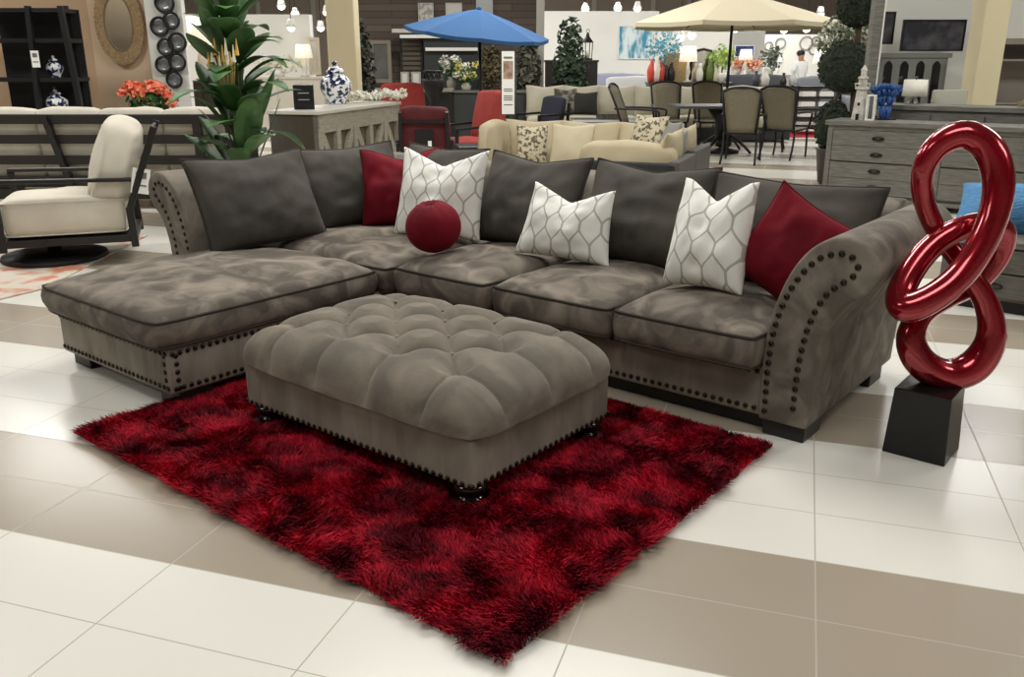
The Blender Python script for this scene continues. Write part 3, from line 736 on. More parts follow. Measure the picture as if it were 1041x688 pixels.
# ---- tall leafy plant
p = at(246, 165, 7.5)
pt = thing('potted_plant', 'tall broad-leaved green plant in a pot behind the sofa corner', 'plant', (p.x, 7.5, 0))
bm = B(); lathe(bm, [(.14, 0), (.15, .02), (.2, .38), (.22, .4), (.22, .44), (.18, .44), (.17, .38)], 24); obj('pot', bm, mat('dark_pot', (52, 46, 42), .5), pt, True)
def leaf(bm, base, yaw, L, W, rise, droop):
    base = Vector(base); hz = Vector((math.cos(yaw), math.sin(yaw), 0)); sd = Vector((-math.sin(yaw), math.cos(yaw), 0)); n = 9; rows = []
    for i in range(n+1):
        f = i/n; c = base+hz*L*f*math.cos(rise)*(1-.15*f)+Vector((0, 0, L*(f*math.sin(rise)-droop*f*f)))
        w_ = W*(math.sin(PI*min(f*.93+.06, 1))**.8)
        fold = .12*w_
        rows.append([bm.verts.new(c+sd*w_+Vector((0, 0, fold))), bm.verts.new(c), bm.verts.new(c-sd*w_+Vector((0, 0, fold)))])
    for A, D in zip(rows, rows[1:]):
        for j in range(2): bm.faces.new((A[j], A[j+1], D[j+1], D[j]))
bm = B(); st = B(); rn = random.Random(5)
zt0 = .5
for k in range(60):
    f = k/60; hgt = .5+1.36*f+rn.uniform(-.1, .1); yaw = k*2.4+rn.uniform(-.6, .6)
    L = rn.uniform(.42, .78)*(1-.1*f); rad = .05+.05*rn.random()
    b0 = (math.cos(yaw)*rad, math.sin(yaw)*rad, hgt)
    leaf(bm, b0, yaw, L, rn.uniform(.08, .125), rn.uniform(.3, 1.2)+.15*f, rn.uniform(.05, .6))
    tube(st, [(math.cos(yaw)*.03, math.sin(yaw)*.03, .4), (math.cos(yaw)*.05, math.sin(yaw)*.05, .4+(hgt-.4)*.6), b0], .008, 5)
o_ = obj('foliage', bm, mat('broad_leaf', (44, 76, 38), .55, c2=(74, 112, 58), scale=5, island=.6), pt, True)
md = o_.modifiers.new('thick', 'SOLIDIFY'); md.thickness = .002
obj('stems', st, mat('stem_green', (70, 92, 50), .6), pt, True)
z_ = at(247, 74, 7.5).z
for k in range(9):
    x_ = (k-4)*.024; bm = B(); bar(bm, (x_*.5, -.2, z_-.12), (x_, -.24, z_+.07+.05*(k % 3)), .012); bmesh.ops.create_cone(bm, segments=6, radius1=.016, radius2=.003, depth=.13, matrix=Matrix.Translation((x_*1.2, -.24, z_+.1+.05*(k % 3))))
    obj('flower_spike', bm, mat('yellow_bract', (226, 196, 110) if k % 2 else (190, 130, 50), .6) if 0 else (mat('cream_bract', (240, 232, 200), .6) if k % 2 else mat('amber_bract', (214, 170, 84), .6)), pt, True)
# ---- washed wood console
nz = .9
N0 = ground(322, 113, nz); N1 = ground(406, 103, nz); fd = (N1-N0); fd.z = 0; FL = fd.length; ang = math.atan2(fd.y, fd.x)
cs = thing('console_cabinet', 'washed grey-brown wooden console with diagonal lattice panels behind the sofa', 'cabinet', (N0.x, N0.y, 0), ang)
CD = .58
bm = B(); box(bm, -.02, FL+.02, -.02, CD+.02, nz-.04, nz); obj('top', bm, mat('console_top', (190, 186, 174), .35), cs, bevel=.006)
bm = B(); box(bm, 0, FL, .05, CD, .06, nz-.04); obj('carcass', bm, mat('console_carcass', (96, 84, 66), .8), cs)
bm = B(); box(bm, 0, .03, .0, CD, 0, nz-.04); obj('side_panel', bm, mat('console_side', (126, 124, 114), .7), cs)
bm = B(); box(bm, 0, FL, 0, .05, nz-.24, nz-.04); box(bm, 0, FL, 0, .05, .05, .13); obj('rail', bm, CWOOD, cs)
n_ = 5
for k in range(n_+1):
    x = k*(FL-.1)/n_; bm = B(); box(bm, x, x+.1, -.005, .05, 0, nz-.2); obj('stile', bm, CWOOD, cs)
for k in range(n_):
    x0 = .1+k*(FL-.1)/n_; x1 = x0+(FL-.1)/n_-.1
    s_ = k % 2
    bm = B(); bar(bm, (x0 if s_ else x1, .025, .12), ((x0+x1)/2 if 0 else (x1 if s_ else x0), .025, nz-.24), .045, .1); obj('brace', bm, CWOOD, cs)
R2 = Matrix.Rotation(ang, 3, 'Z')
def onc(x, y): return Vector((N0.x, N0.y, 0))+R2 @ Vector((x, y, 0))+Vector((0, 0, nz))
v = ground(341, 106, nz); jar('ginger_jar', 'large blue and white ginger jar standing on the washed wooden console', (v.x, v.y+.1, nz+.001), .4)
v = ground(326, 105, nz)
bk = thing('black_box', 'open black box stacked beside the plant on the wooden console', 'box', (at(309, 100, 10.1).x, 10.1, nz), .2)
bm = B(); box(bm, -.11, .11, -.1, .1, 0, .26); obj('body', bm, BLACK, bk, bevel=.005)
bm = B(); box(bm, -.06, .06, -.104, -.1, .1, .11); box(bm, -.06, .06, -.104, -.1, .17, .18); obj('label_strip', bm, mat('pale_strip', (150, 150, 146), .6), bk)
v = onc(FL-.35, .3)
wf = thing('white_flowers', 'low heap of white flowers on the far end of the wooden console', 'flowers', v)
for k in range(9):
    bm = B(); leaves(bm, ((k-4)*.12*1.0, R_.uniform(-.1, .1), .07+R_.uniform(0, .04)), (.09, .09, .055), 40, .08, R_, 0, .2); obj('blossom', bm, mat('white_petal', (238, 236, 222), .7), wf)
wf.rotation_euler.z = ang*.35
# ---- siding wall: canvases, shutter, framed panel, hearth
def frame(name, label, cat, x0, y0, x1, y1, d, mf, mi, fw=.03, dep=.04, group=None):
    a_, b_ = at(x0, y0, d), at(x1, y1, d); cx, cz = (a_.x+b_.x)/2, (a_.z+b_.z)/2; w_, h_ = abs(b_.x-a_.x)/2, abs(a_.z-b_.z)/2
    t = thing(name, label, cat, (cx, d, cz), 0, group)
    bm = B()
    for X0, X1, Z0, Z1 in ((-w_, w_, h_-fw, h_), (-w_, w_, -h_, -h_+fw), (-w_, -w_+fw, -h_+fw, h_-fw), (w_-fw, w_, -h_+fw, h_-fw)): box(bm, X0, X1, -dep, 0, Z0, Z1)
    obj('frame', bm, mf, t)
    bm = B(); box(bm, -w_+fw, w_-fw, -dep*.6, 0, -h_+fw, h_-fw); obj('panel', bm, mi, t)
    return t
PEB = mat('pebbled_canvas', (196, 192, 182), .8, c2=(150, 145, 136), scale=14, lo=.45, hi=.55)
G_ = 'canvases on the dark wood siding'
frame('canvas', 'speckled grey canvas on the dark wood siding, first from the pale column', 'picture', 425, 3, 441, 22, 18.55, GREYW, PEB, .01, .04, G_)
frame('canvas', 'plain pale canvas on the dark wood siding above the blue umbrella edge', 'picture', 453, 3, 470, 19, 18.55, GREYW, mat('pale_canvas', (198, 196, 188), .8), .01, .04, G_)
frame('canvas', 'grey canvas on the dark wood siding just above the blue umbrella peak', 'picture', 484, -4, 501, 14, 18.55, GREYW, mat('grey_canvas', (176, 178, 176), .8), .01, .04, G_)
frame('framed_panel', 'wooden framed dark picture on the siding beside the leafy tree', 'picture', 376, 41, 399, 84, 18.3, mat('greyed_frame', (128, 120, 106), .7), mat('dusky_panel', (74, 78, 76), .6, c2=(98, 96, 86), scale=3), .07, .06)
def shutter(name, label, x0, y0, x1, y1, d):
    a_, b_ = at(x0, y0, d), at(x1, y1, d); t = thing(name, label, 'shutter', ((a_.x+b_.x)/2, d, 0)); w_ = (b_.x-a_.x)/2
    bm = B(); box(bm, -w_, -w_+.05, 0, .05, 0, a_.z); box(bm, w_-.05, w_, 0, .05, 0, a_.z); box(bm, -w_, w_, 0, .05, a_.z-.06, a_.z); obj('frame', bm, ESPR, t)
    bm = B(); n = 18
    for k in range(n): z = .1+k*(a_.z-.2)/n; box(bm, -w_+.05, w_-.05, .0, .035, z, z+.07)
    obj('louvres', bm, mat('shutter_brown', (92, 84, 74), .7), t)
shutter('louvred_shutter', 'brown louvred shutter standing against the dark siding', 406, 36, 431, 95, 18.4)
a_, b_ = at(430, 36, 18.0), at(486, 92, 18.0)
hr = thing('display_hearth', 'dark hearth-like display unit with two white ledges under the blue umbrella', 'cabinet', ((a_.x+b_.x)/2, 18.0, 0)); w_ = (b_.x-a_.x)/2
bm = B(); box(bm, -w_, w_, .1, .4, 0, a_.z); obj('body', bm, mat('charcoal_board', (50, 52, 52), .7), hr)
for y in (37, 50):
    z = zt(y, 18.0); bm = B(); box(bm, -w_-(.45 if y == 37 else -.04), w_, .0, .1, z-.03, z+.03); obj('ledge', bm, WHITE, hr)
v = at(418, 33, 17.9); bm = B(); box(bm, -.6-w_, w_*.2, 0, .3, v.z, v.z+.07); obj('header', bm, mat('pale_header', (196, 192, 182), .6), hr)
tb = thing('display_table', 'long grey display table with frames in front of the shutter', 'table', (at(420, 92, 16.8).x, 16.8, 0))
v = zt(90, 16.8); bm = B(); box(bm, -.75, .75, -.25, .25, v-.05, v); obj('top', bm, mat('grey_table', (140, 134, 120), .5), tb)
for sx in (-1, 1):
    for sy in (-1, 1): bm = B(); box(bm, sx*.7-.03, sx*.7+.03, sy*.2-.03, sy*.2+.03, 0, v-.05); obj('leg', bm, ESPR, tb)
for i, (x0, x1, lab) in enumerate(((407, 416, 'pale photo frame on the grey display table, next to the shutter edge'), (418, 428, 'pale photo frame on the grey display table, beside the iron urn'))):
    a_, b_ = at(x0, 73, 16.8), at(x1, 90, 16.8); t = thing('photo_frame', lab, 'frame', ((a_.x+b_.x)/2, 16.8, v), 0, 'photo frames on the display table'); ww = (b_.x-a_.x)/2; hh = a_.z-v
    bm = B(); box(bm, -ww, ww, 0, .03, 0, hh); obj('frame', bm, mat('silver_frame', (150, 148, 140), .4), t); bm = B(); box(bm, -ww+.03, ww-.03, -.005, 0, .03, hh-.03); obj('picture', bm, mat('pale_print', (196, 194, 184), .7), t)
un = thing('iron_urn', 'dark iron urn with openwork sides standing before the display table', 'urn', (at(441, 100, 15.9).x, 15.9, 0)); s_ = zt(71, 15.9)
bm = B(); lathe(bm, [(.15, 0), (.16, .05), (.07, .12), (.06, s_*.5), (.08, s_*.6), (.17, s_*.74), (.2, s_*.86), (.18, s_*.88)], 16); obj('bowl', bm, IRON, un, True)
bm = B()
for k in range(12): bar(bm, (.18*math.cos(k*PI/6), .18*math.sin(k*PI/6), s_*.85), (.15*math.cos(k*PI/6+.5), .15*math.sin(k*PI/6+.5), s_*.98), .02)
tube(bm, [(.15*math.cos(k*PI/10), .15*math.sin(k*PI/10), s_*.98) for k in range(20)], .02, 6, True); obj('crown', bm, IRON, un)
def bouquet(name, label, x, y, d, ztop, mats_, r=.2, vase=WHITE, base=None):
    p_ = at(x, y, d); t = thing(name, label, 'flowers', (p_.x, d, 0 if base is None else base)); b0 = p_.z-(0 if base is None else base)
    bm = B(); lathe(bm, [(.07, 0), (.08, .02), (.1, b0*.6), (.07, b0*.85), (.08, b0)], 16); obj('vase', bm, vase, t, True)
    bm = B(); leaves(bm, (0, 0, b0+r*.6), (r, r, r*.8), 120, .1, R_, 0, .2); obj('foliage', bm, GREEN, t)
    for k, m_ in enumerate(mats_):
        bm = B()
        for j in range(4): leaves(bm, (R_.uniform(-r, r)*.9, -r*.5+R_.uniform(-.05, .05), b0+r*R_.uniform(.3, 1.5)), (.07, .07, .06), 22, .07, R_, 0, .1)
        obj('blossom', bm, m_, t)
    return t
hb = zt(90, 17.6)
pc = thing('display_plinth', 'dark low display cabinet behind the red chairs', 'cabinet', (at(484, 95, 17).x, 17, 0)); bm = B(); box(bm, -.93, .93, 0, .5, 0, zt(92, 17)-.04); obj('body', bm, mat('charcoal_cabinet', (58, 60, 58), .7), pc)
bm = B(); box(bm, -.96, .96, -.03, .53, zt(92, 17)-.04, zt(92, 17)); obj('top', bm, mat('grey_top', (110, 108, 100), .4), pc)
zz = zt(92, 17)
YEL = mat('yellow_petal', (214, 204, 120), .7); WP = MATS['white_petal']
bouquet('flower_vase', 'white and yellow flowers in a pale vase on the dark display cabinet', 474, 84, 17.15, 0, [WP, YEL, YEL], .22, mat('pale_vase', (190, 186, 174), .4), zz)
bouquet('hydrangea_vase', 'grey-white blossoms in a pale vase near the iron urn', 459, 78, 17.38, 0, [WP, GREYW, GREYW], .24, mat('beige_vase', (150, 144, 130), .5), zz)
a_, b_ = at(487, 46, 17.3), at(513, 92, 17.3)
hd = thing('hedge_screen', 'upright brownish ivy screen standing on the dark display cabinet', 'screen', ((a_.x+b_.x)/2, 17.3, zz)); ww = (b_.x-a_.x)/2; hh = a_.z-zz
bm = B(); box(bm, -ww, ww, 0, .06, 0, hh); obj('trellis', bm, mat('brown_trellis', (72, 62, 50), .8), hd)
bm = B(); leaves(bm, (0, -.02, hh/2), (ww, .06, hh/2), 420, .08, R_, 0, 0); obj('ivy', bm, mat('brown_ivy', (84, 78, 56), .7, c2=(110, 100, 72), scale=9, island=.6), hd)
# ---- trees
def tree(name, label, px, y0, d, h, rad, m=DGREEN, n=900, size=.12, pot=True, cat='tree', shape=None):
    p_ = at(px, 60, d); t = thing(name, label, cat, (p_.x, d, 0))
    bm = B(); tube(bm, [(0, 0, .1), (.03, .02, h*.3), (-.02, 0, h*.6), (0, 0, h*.9)], [.04, .035, .025, .01], 8); obj('trunk', bm, TRUNK, t, True)
    bm = B(); lathe(bm, [(.14, 0), (.2, .3), (.21, .32), (.17, .32)], 16); obj('pot', bm, mat('dark_pot', (52, 46, 42), .5), t, True)
    bm = B()
    for c_, r_, k in (shape or [((0, 0, h*.62), (rad, rad, h*.38), 1)]): leaves(bm, c_, r_, int(n*k), size, R_, 0, .15)
    obj('foliage', bm, m, t); return t
tree('leafy_tree', 'dark leafy indoor tree beside the cream column', 366, 0, 14.6, zt(18, 14.6), .22, mat('dark_tree_foliage', (36, 40, 32), .7, c2=(56, 62, 48), scale=8, island=.6), 620, .12)  # dark grey-green leaf colour, varied by noise
th_ = zt(17, 16.8)
tree('conical_tree', 'cone-shaped evergreen tree in front of the white wall near the lantern', 579, 0, 17.6, zt(17, 17.6), .45, mat('evergreen', (44, 60, 42), .7, c2=(74, 92, 70), scale=9, island=.7), 1500, .12,
     shape=[((0, 0, .75), (.42, .42, .5), .45), ((0, 0, 1.25), (.36, .36, .5), .35), ((0, 0, 1.75), (.24, .24, .45), .2)])
tree('spiky_tree', 'dim grassy tree beside the white post under the umbrella edge', 537, 0, 17.95, zt(38, 17.4), .22, mat('grey_grass', (78, 80, 68), .8, c2=(120, 118, 102), scale=9, island=.6), 420, .2)
# ---- sign stand
sg = thing('sign_stand', 'tall narrow white sign on a thin black pole behind the sofa', 'sign', (at(516, 100, 9.2).x, 9.2, 0))
q2 = lambda px, py: at(px, py, 9.2)-Vector(sg.location)
a_, b_ = q2(510, 52), q2(523, 116)
bm = B(); box(bm, a_.x-.008, b_.x+.008, 0, .012, b_.z-.01, a_.z+.01); obj('frame', bm, mat('black_frame', (40, 40, 40), .4), sg)
bm = B(); box(bm, a_.x, b_.x, -.004, 0, b_.z, a_.z); obj('board', bm, WHITE, sg)
zz_ = lambda y: q2(516, y).z
bm = B(); box(bm, a_.x+.015, b_.x-.015, -.007, -.004, zz_(80), zz_(62)); obj('picture', bm, mat('sign_photo', (120, 96, 80), .6, c2=(180, 150, 130), scale=18), sg)
bm = B(); box(bm, a_.x+.02, b_.x-.02, -.007, -.004, zz_(59.5), zz_(57.5))
for y in (90, 92, 97, 99, 101, 106): box(bm, a_.x+.02, b_.x-.02, -.007, -.004, zz_(y+.8), zz_(y))
obj('print', bm, mat('print_grey', (150, 150, 150), .8), sg)
bm = B(); tube(bm, [(b_.x+.01, .006, a_.z), (b_.x+.01, .006, .02)], .011, 8); obj('pole', bm, IRON, sg, True)
bm = B(); lathe(bm, [(.14, 0), (.14, .012), (.02, .02)], 20, Matrix.Translation((b_.x+.01, .006, 0))); obj('foot_plate', bm, IRON, sg, True)
# ---- umbrellas
def umbrella(name, label, peak, rim, rad, tilt, m, pole_foot, ribs=8, rot=.39, val=.1, pm=IRON, pin=None):
    """canopy with a scalloped drop, ribs, hub and pole"""
    t = thing(name, label, 'umbrella', (pole_foot[0], pole_foot[1], 0))
    P = Vector(peak)-Vector((pole_foot[0], pole_foot[1], 0)); h = peak[2]-rim
    TM = Matrix.Translation(P) @ Matrix.Rotation(tilt[0], 4, 'X') @ Matrix.Rotation(tilt[1], 4, 'Y')
    bm = B(); c = bm.verts.new(TM @ Vector((0, 0, 0))); rings = []
    K = ribs*4
    for f in (.15, .4, .7, 1):
        r = []
        for k in range(K):
            a_ = rot+2*PI*k/K; j = (k % 4)/4; sagf = 1-.075*math.sin(PI*j)*1.0
            ca = math.cos(PI/ribs)/math.cos((j-.5)*2*PI/ribs)
            r.append(bm.verts.new(TM @ Vector((rad*f*ca*math.cos(a_), rad*f*ca*math.sin(a_), -h*(f**1.12)+.02*math.sin(PI*j)*-f))))
        rings.append(r)
    low = [bm.verts.new(TM @ ((TM.inverted() @ v.co)+Vector((0, 0, -val)))) for v in rings[-1]]; rings.append(low)
    for k in range(K): bm.faces.new((c, rings[0][k], rings[0][(k+1) % K]))
    for A, D in zip(rings, rings[1:]):
        for k in range(K): bm.faces.new((A[k], A[(k+1) % K], D[(k+1) % K], D[k]))
    o_ = obj('canopy', bm, m, t); md = o_.modifiers.new('thick', 'SOLIDIFY'); md.thickness = .006
    for k in range(ribs):
        a_ = rot+2*PI*k/ribs; e_ = TM @ Vector((rad*.98*math.cos(PI/ribs)/math.cos(PI/ribs)*math.cos(a_)*.93, rad*.93*math.sin(a_), -h-.02))
        bm = B(); tube(bm, [tuple(TM @ Vector((0, 0, -.05))), tuple(e_)], .012, 6); obj('rib', bm, pm, t, True)
    bm = B(); tube(bm, [(0, 0, .05), tuple(P+Vector((0, 0, .02)))], .022, 10); obj('pole', bm, pm, t, True)
    bm = B(); lathe(bm, [(.26, 0), (.26, .04), (.06, .08), (.04, .3), (.0, .3)], 20); obj('base', bm, pm, t, True)
    bm = B(); ball(bm, tuple(P+Vector((0, 0, .0))), .04, 2); obj('finial', bm, m, t, True)
    return t
pk = at(487, 9, 13.6)
umbrella('market_umbrella', 'bright blue patio umbrella open over the red chairs', pk, zt(33, 13.6), 1.07, (.09, .1), mat('blue_canvas', (48, 90, 136), .85), (pk.x+.02, 13.6), 8, .1, .05)
pk = at(747, -9, 14.3)
umbrella('market_umbrella', 'large cream patio umbrella open over the dining set', pk, zt(24, 14.3), 1.62, (0, 0), mat('cream_canopy', (206, 196, 168), .85), (at(738, 100, 14.3).x, 14.3), 8, .3, .06)
# ---- red patio chairs
RCL = mat('maroon_cushion', (78, 24, 27), .85, c2=(90, 30, 33), scale=6); RCO = mat('coral_cushion', (150, 52, 46), .85, c2=(164, 62, 54), scale=6)
def redchair(label, loc, rz, m, sc_=1):
    t = thing('patio_chair', label, 'chair', loc, rz, 'red cushioned patio chairs'); t.scale = (sc_,)*3
    c = boxcushion('back_cushion', -.32, .32, -.08, .08, 0, .66, m, t, .05, 16, 2, .05, .02); c.location = (0, .3, .4); c.rotation_euler = (-.22, 0, 0)
    boxcushion('seat_cushion', -.32, .32, -.36, .3, .3, .44, m, t, .03, 16, 3, .05, .02)
    bm = B(); bar(bm, (-.3, .36, .3), (-.3, .56, 1.02), .04); bar(bm, (.3, .36, .3), (.3, .56, 1.02), .04); bar(bm, (-.3, .52, .9), (.3, .52, .9), .04); box(bm, -.12, .12, .46, .49, .5, .8); obj('back_frame', bm, IRON, t)
    for s_ in (-1, 1):
        bm = B(); bar(bm, (s_*.35, -.36, .6), (s_*.35, .42, .64), .05, .03); obj('armrest', bm, IRON, t)
        bm = B(); bar(bm, (s_*.35, -.34, .6), (s_*.35, -.38, 0), .04); obj('leg', bm, IRON, t)
        bm = B(); bar(bm, (s_*.35, .4, .62), (s_*.35, .46, 0), .04); obj('leg', bm, IRON, t)
    bm = B(); box(bm, -.34, .34, -.36, .4, .24, .3); obj('seat_frame', bm, IRON, t)
    return t
redchair('dark maroon patio chair with its back turned, behind the sofa corner', (at(436, 130, 10.8).x, 10.8-.4, 0), PI+.05, RCL, .86)
redchair('brighter red patio chair turned sideways beside the dark cocktail table', (at(474, 130, 11.9).x, 11.9, 0), -1.0, RCO, .95)
redchair('coral patio chair half hidden between the wooden console and the maroon chair', (at(409, 110, 13.4).x, 13.4, 0), .1, RCO, 1.0)
ct = thing('cocktail_table', 'low dark square table between the red patio chairs and the beige sofa', 'table', (at(484, 140, 10.2).x, 10.2, 0), .2)
bm = B(); box(bm, -.24, .24, -.24, .24, .44, .5); obj('top', bm, BLACK, ct, bevel=.01)
bm = B(); box(bm, -.22, .22, -.22, .22, .0, .44); obj('body', bm, mat('charcoal_wicker', (44, 44, 44), .8), ct)
slip('price_tag', 'small white price tag hanging low on the maroon patio chair', 437, 147, 9.9, .04, .08, False)
# ---- beige wicker sectional
WICK = mat('grey_wicker', (96, 94, 88), .8, c2=(74, 72, 68), scale=60, stretch=(1, 1, 3), bump=.4, bscale=80)
BEI = mat('beige_cushion', (166, 153, 124), .85, c2=(176, 164, 135), scale=4, bump=.1, bscale=60, bdist=.004)
wr0 = Vector((1.33, 7.08, 0)); WA = -.38
wk = thing('wicker_sectional', 'grey wicker sectional sofa with beige cushions behind the taupe sofa', 'sofa', wr0, WA)
BW, BD = 2.02, 1.32
bm = B(); box(bm, -.88, 0, 0, BD, .05, .3); box(bm, -BW, -.88, BD-.85, BD, .05, .3); obj('seat_frame', bm, WICK, wk, bevel=.01)
bm = B(); box(bm, -.88, -.0, -.07, .0, .05, .64); obj('end_panel', bm, mat('charcoal_wicker', (44, 44, 44), .8), wk, bevel=.015)
bm = B(); box(bm, -.07, 0.02, -.07, BD*.5-.004, .05, .66); obj('back_panel', bm, WICK, wk, bevel=.015)
bm = B(); box(bm, -.07, 0.02, BD*.5+.004, BD+.07, .05, .68); obj('back_panel', bm, WICK, wk, bevel=.015)
bm = B(); box(bm, -BW, 0, BD, BD+.07, .05, .66); obj('back_panel', bm, WICK, wk, bevel=.015)
bm = B(); box(bm, -BW-.07, -BW, BD-.85, BD+.07, .05, .6); obj('arm', bm, WICK, wk, bevel=.02)
boxcushion('seat_cushion', -.86, -.2, .02, .62, .3, .45, BEI, wk, .03, 16, 1)
boxcushion('seat_cushion', -.86, -.2, .63, BD-.02, .3, .45, BEI, wk, .03, 16, 2)
for k in range(2):
    x0 = -BW+k*.57; boxcushion('seat_cushion', x0, x0+.56, BD-.85, BD-.18, .3, .45, BEI, wk, .03, 16, 3+k)
for k in range(3):
    c = pillow('back_cushion', .62, .48, .2, BEI, wk, .04, .03, n=16, seed=30+k); c.location = (-BW+.34+k*.58, BD-.2, .4); c.rotation_euler = (-.22, 0, 0)
for k in range(2):
    c = pillow('back_cushion', .64, .46, .2, BEI, wk, .04, .03, n=16, seed=40+k); c.location = (-.2, .33+k*.62, .42); c.rotation_euler = (-.2, 0, -PI/2)
c = boxcushion('end_cushion', -.84, -.05, -.0, .22, 0, .3, BEI, wk, .06, 20, 9, .08, .03); c.location = (0, .0, .44)
c = boxcushion('arm_cushion', -.28, .28, -.08, .08, 0, .39, BEI, wk, .08, 18, 10, .1, .03); c.location = (-BW+.06, BD-.45, .42); c.rotation_euler = (0, 0, PI/2)
W2 = Matrix.Rotation(WA, 3, 'Z')
def onw(x, y, z): return wr0+W2 @ Vector((x, y, z))
DAM = mat('damask', (186, 176, 150), .85, c2=(92, 84, 66), scale=28, detail=2, lo=.5, hi=.56)
def wthrow(label, x, y, z, w_, h_, m, rz, lean, seed, group='throw cushions on the wicker sofa', name='throw_pillow'):
    o_ = pillow(name, w_, h_, .14, m, None, .06, .03, n=18, seed=seed); o_.location = onw(x, y, z); o_.rotation_euler = (-lean, 0, WA+rz); return tag(o_, label, 'cushion', group)
wthrow('dark floral cushion at the left end of the beige wicker sofa', -BW+.46, BD-.5, .45, .3, .4, DAM, .3, .25, 51)
wthrow('plain beige square cushion beside the floral cushion on the wicker sofa', -BW+.86, BD-.56, .45, .42, .43, mat('sand_cushion', (182, 171, 143), .85), .05, .3, 52)
wthrow('grey patterned cushion on the wicker sofa, leftmost of the heap at its far corner', -.52, BD-.35, .6, .4, .36, DAM, -.5, .3, 53)
wthrow('smoke grey cushion on the wicker sofa, middle of the heap at its far corner', -.34, BD-.4, .58, .36, .34, mat('smoke_cushion', (128, 126, 120), .85), -.9, .3, 54)
wthrow('pale grey cushion on the wicker sofa, rightmost of the heap at its far corner', -.2, BD-.62, .54, .38, .34, mat('pale_cushion', (150, 148, 140), .85), -1.3, .3, 55)
# ---- grey outdoor sofa further back, coffee table, dark planter, lantern
GRYC = mat('putty_cushion', (168, 162, 140), .85, c2=(178, 172, 152), scale=4)
d = 16.9; a_, b_ = at(533, 100, d), at(792, 100, d); gs = thing('putty_sofa', 'long putty-grey cushioned sofa in front of the white wall', 'sofa', ((a_.x+b_.x)/2, d, 0)); hw = (b_.x-a_.x)/2
bm = B(); box(bm, -hw, hw, -.85, .05, .05, .26); box(bm, -hw, hw, 0, .08, .05, .8); obj('frame', bm, mat('charcoal_wicker', (44, 44, 44), .8), gs)
n_ = 7
for k in range(n_):
    x0 = -hw+.05+k*(2*hw-.1)/n_; x1 = x0+(2*hw-.1)/n_
    c = pillow('back_cushion', x1-x0+.05, .58, .22, GRYC, gs, .04, .05, n=16, seed=60+k); c.location = ((x0+x1)/2, -.15, .4); c.rotation_euler = (-.18, 0, 0)
    boxcushion('seat_cushion', x0, x1-.01, -.85, -.1, .26, .43, GRYC, gs, .03, 14, k)
def gthrow(label, px, py, dd, w_, h_, m, seed):
    z_ = .46; o_ = pillow('throw_pillow', w_, h_, .15, m, None, .06, .04, n=16, seed=seed); o_.location = (at(px, py, dd).x, dd, z_); o_.rotation_euler = (-.3, 0, 0); return tag(o_, label, 'cushion', 'throw cushions on the putty sofa')
gthrow('black fluffy cushion on the putty sofa', 594, 108, 16.45, .5, .42, mat('black_fur', (44, 42, 38), .9), 71)
gthrow('grey striped cushion on the putty sofa beside the black cushion', 575, 108, 16.45, .42, .48, mat('stripe_cushion', (120, 116, 104), .9, c2=(66, 62, 54), scale=9, lo=.45, hi=.55), 72)
nv = thing('navy_lounge_chair', 'navy cushioned lounge chair standing in front of the putty sofa', 'armchair', (at(549, 115, 15.3).x, 15.3, 0), -.9); nv.scale = (.8, .8, .8)
NAVY = mat('navy_cushion', (36, 38, 50), .85)
boxcushion('seat_cushion', -.32, .32, -.35, .3, .3, .46, NAVY, nv, .03, 14, 3)
c = boxcushion('back_cushion', -.32, .32, -.08, .08, 0, .56, NAVY, nv, .05, 14, 5); c.location = (0, .3, .44); c.rotation_euler = (-.2, 0, 0)
bm = B(); box(bm, -.36, .36, -.36, .36, .2, .3); obj('seat_frame', bm, IRON, nv)
for s_ in (-1, 1):
    bm = B(); bar(bm, (s_*.38, -.36, .66), (s_*.38, .45, .68), .06, .04); obj('armrest', bm, IRON, nv)
    bm = B(); bar(bm, (s_*.38, -.34, 0), (s_*.38, -.34, .64), .05); obj('leg', bm, IRON, nv)
    bm = B(); bar(bm, (s_*.38, .4, 0), (s_*.38, .48, .9), .05); obj('leg', bm, IRON, nv)
cf_ = thing('coffee_table', 'low black coffee table with a glossy pale top before the putty sofa', 'table', (at(618, 118, 15.2).x, 15.2, 0))
bm = B(); box(bm, -.62, .62, -.3, .3, .43, .47); obj('top', bm, mat('pale_glass', (210, 212, 206), .1, coat=1), cf_)
bm = B(); box(bm, -.64, .64, -.32, .32, .3, .43)
for sx in (-1, 1):
    for sy in (-1, 1): box(bm, sx*.6-.04, sx*.6+.04, sy*.28-.04, sy*.28+.04, 0, .3)
obj('frame', bm, BLACK, cf_)
ty = thing('wicker_tray', 'dark patterned tray lying on the pale coffee table top', 'tray', (at(622, 115, 15.15).x, 15.15, .471)); bm = B(); box(bm, -.25, .25, -.14, .14, 0, .02); box(bm, -.25, .25, -.15, -.13, 0, .07); box(bm, -.25, .25, .13, .15, 0, .07); obj('tray', bm, mat('tray_weave', (90, 84, 72), .8, c2=(40, 38, 34), scale=30), ty)
a_, b_ = at(555, 53, 18.4), at(607, 90, 18.4)
dp = thing('planter_cabinet', 'plain dark cabinet beneath the lantern in front of white wall', 'cabinet', ((a_.x+b_.x)/2, 18.4, 0)); ww = (b_.x-a_.x)/2; hz = zt(61, 18.4)
bm = B(); box(bm, -ww, ww, 0, .5, 0, hz-.04); obj('body', bm, mat('espresso_board', (54, 48, 42), .6), dp)
bm = B(); box(bm, -ww-.02, ww+.02, -.02, .52, hz-.04, hz); obj('top', bm, mat('espresso_top', (62, 55, 48), .5), dp)
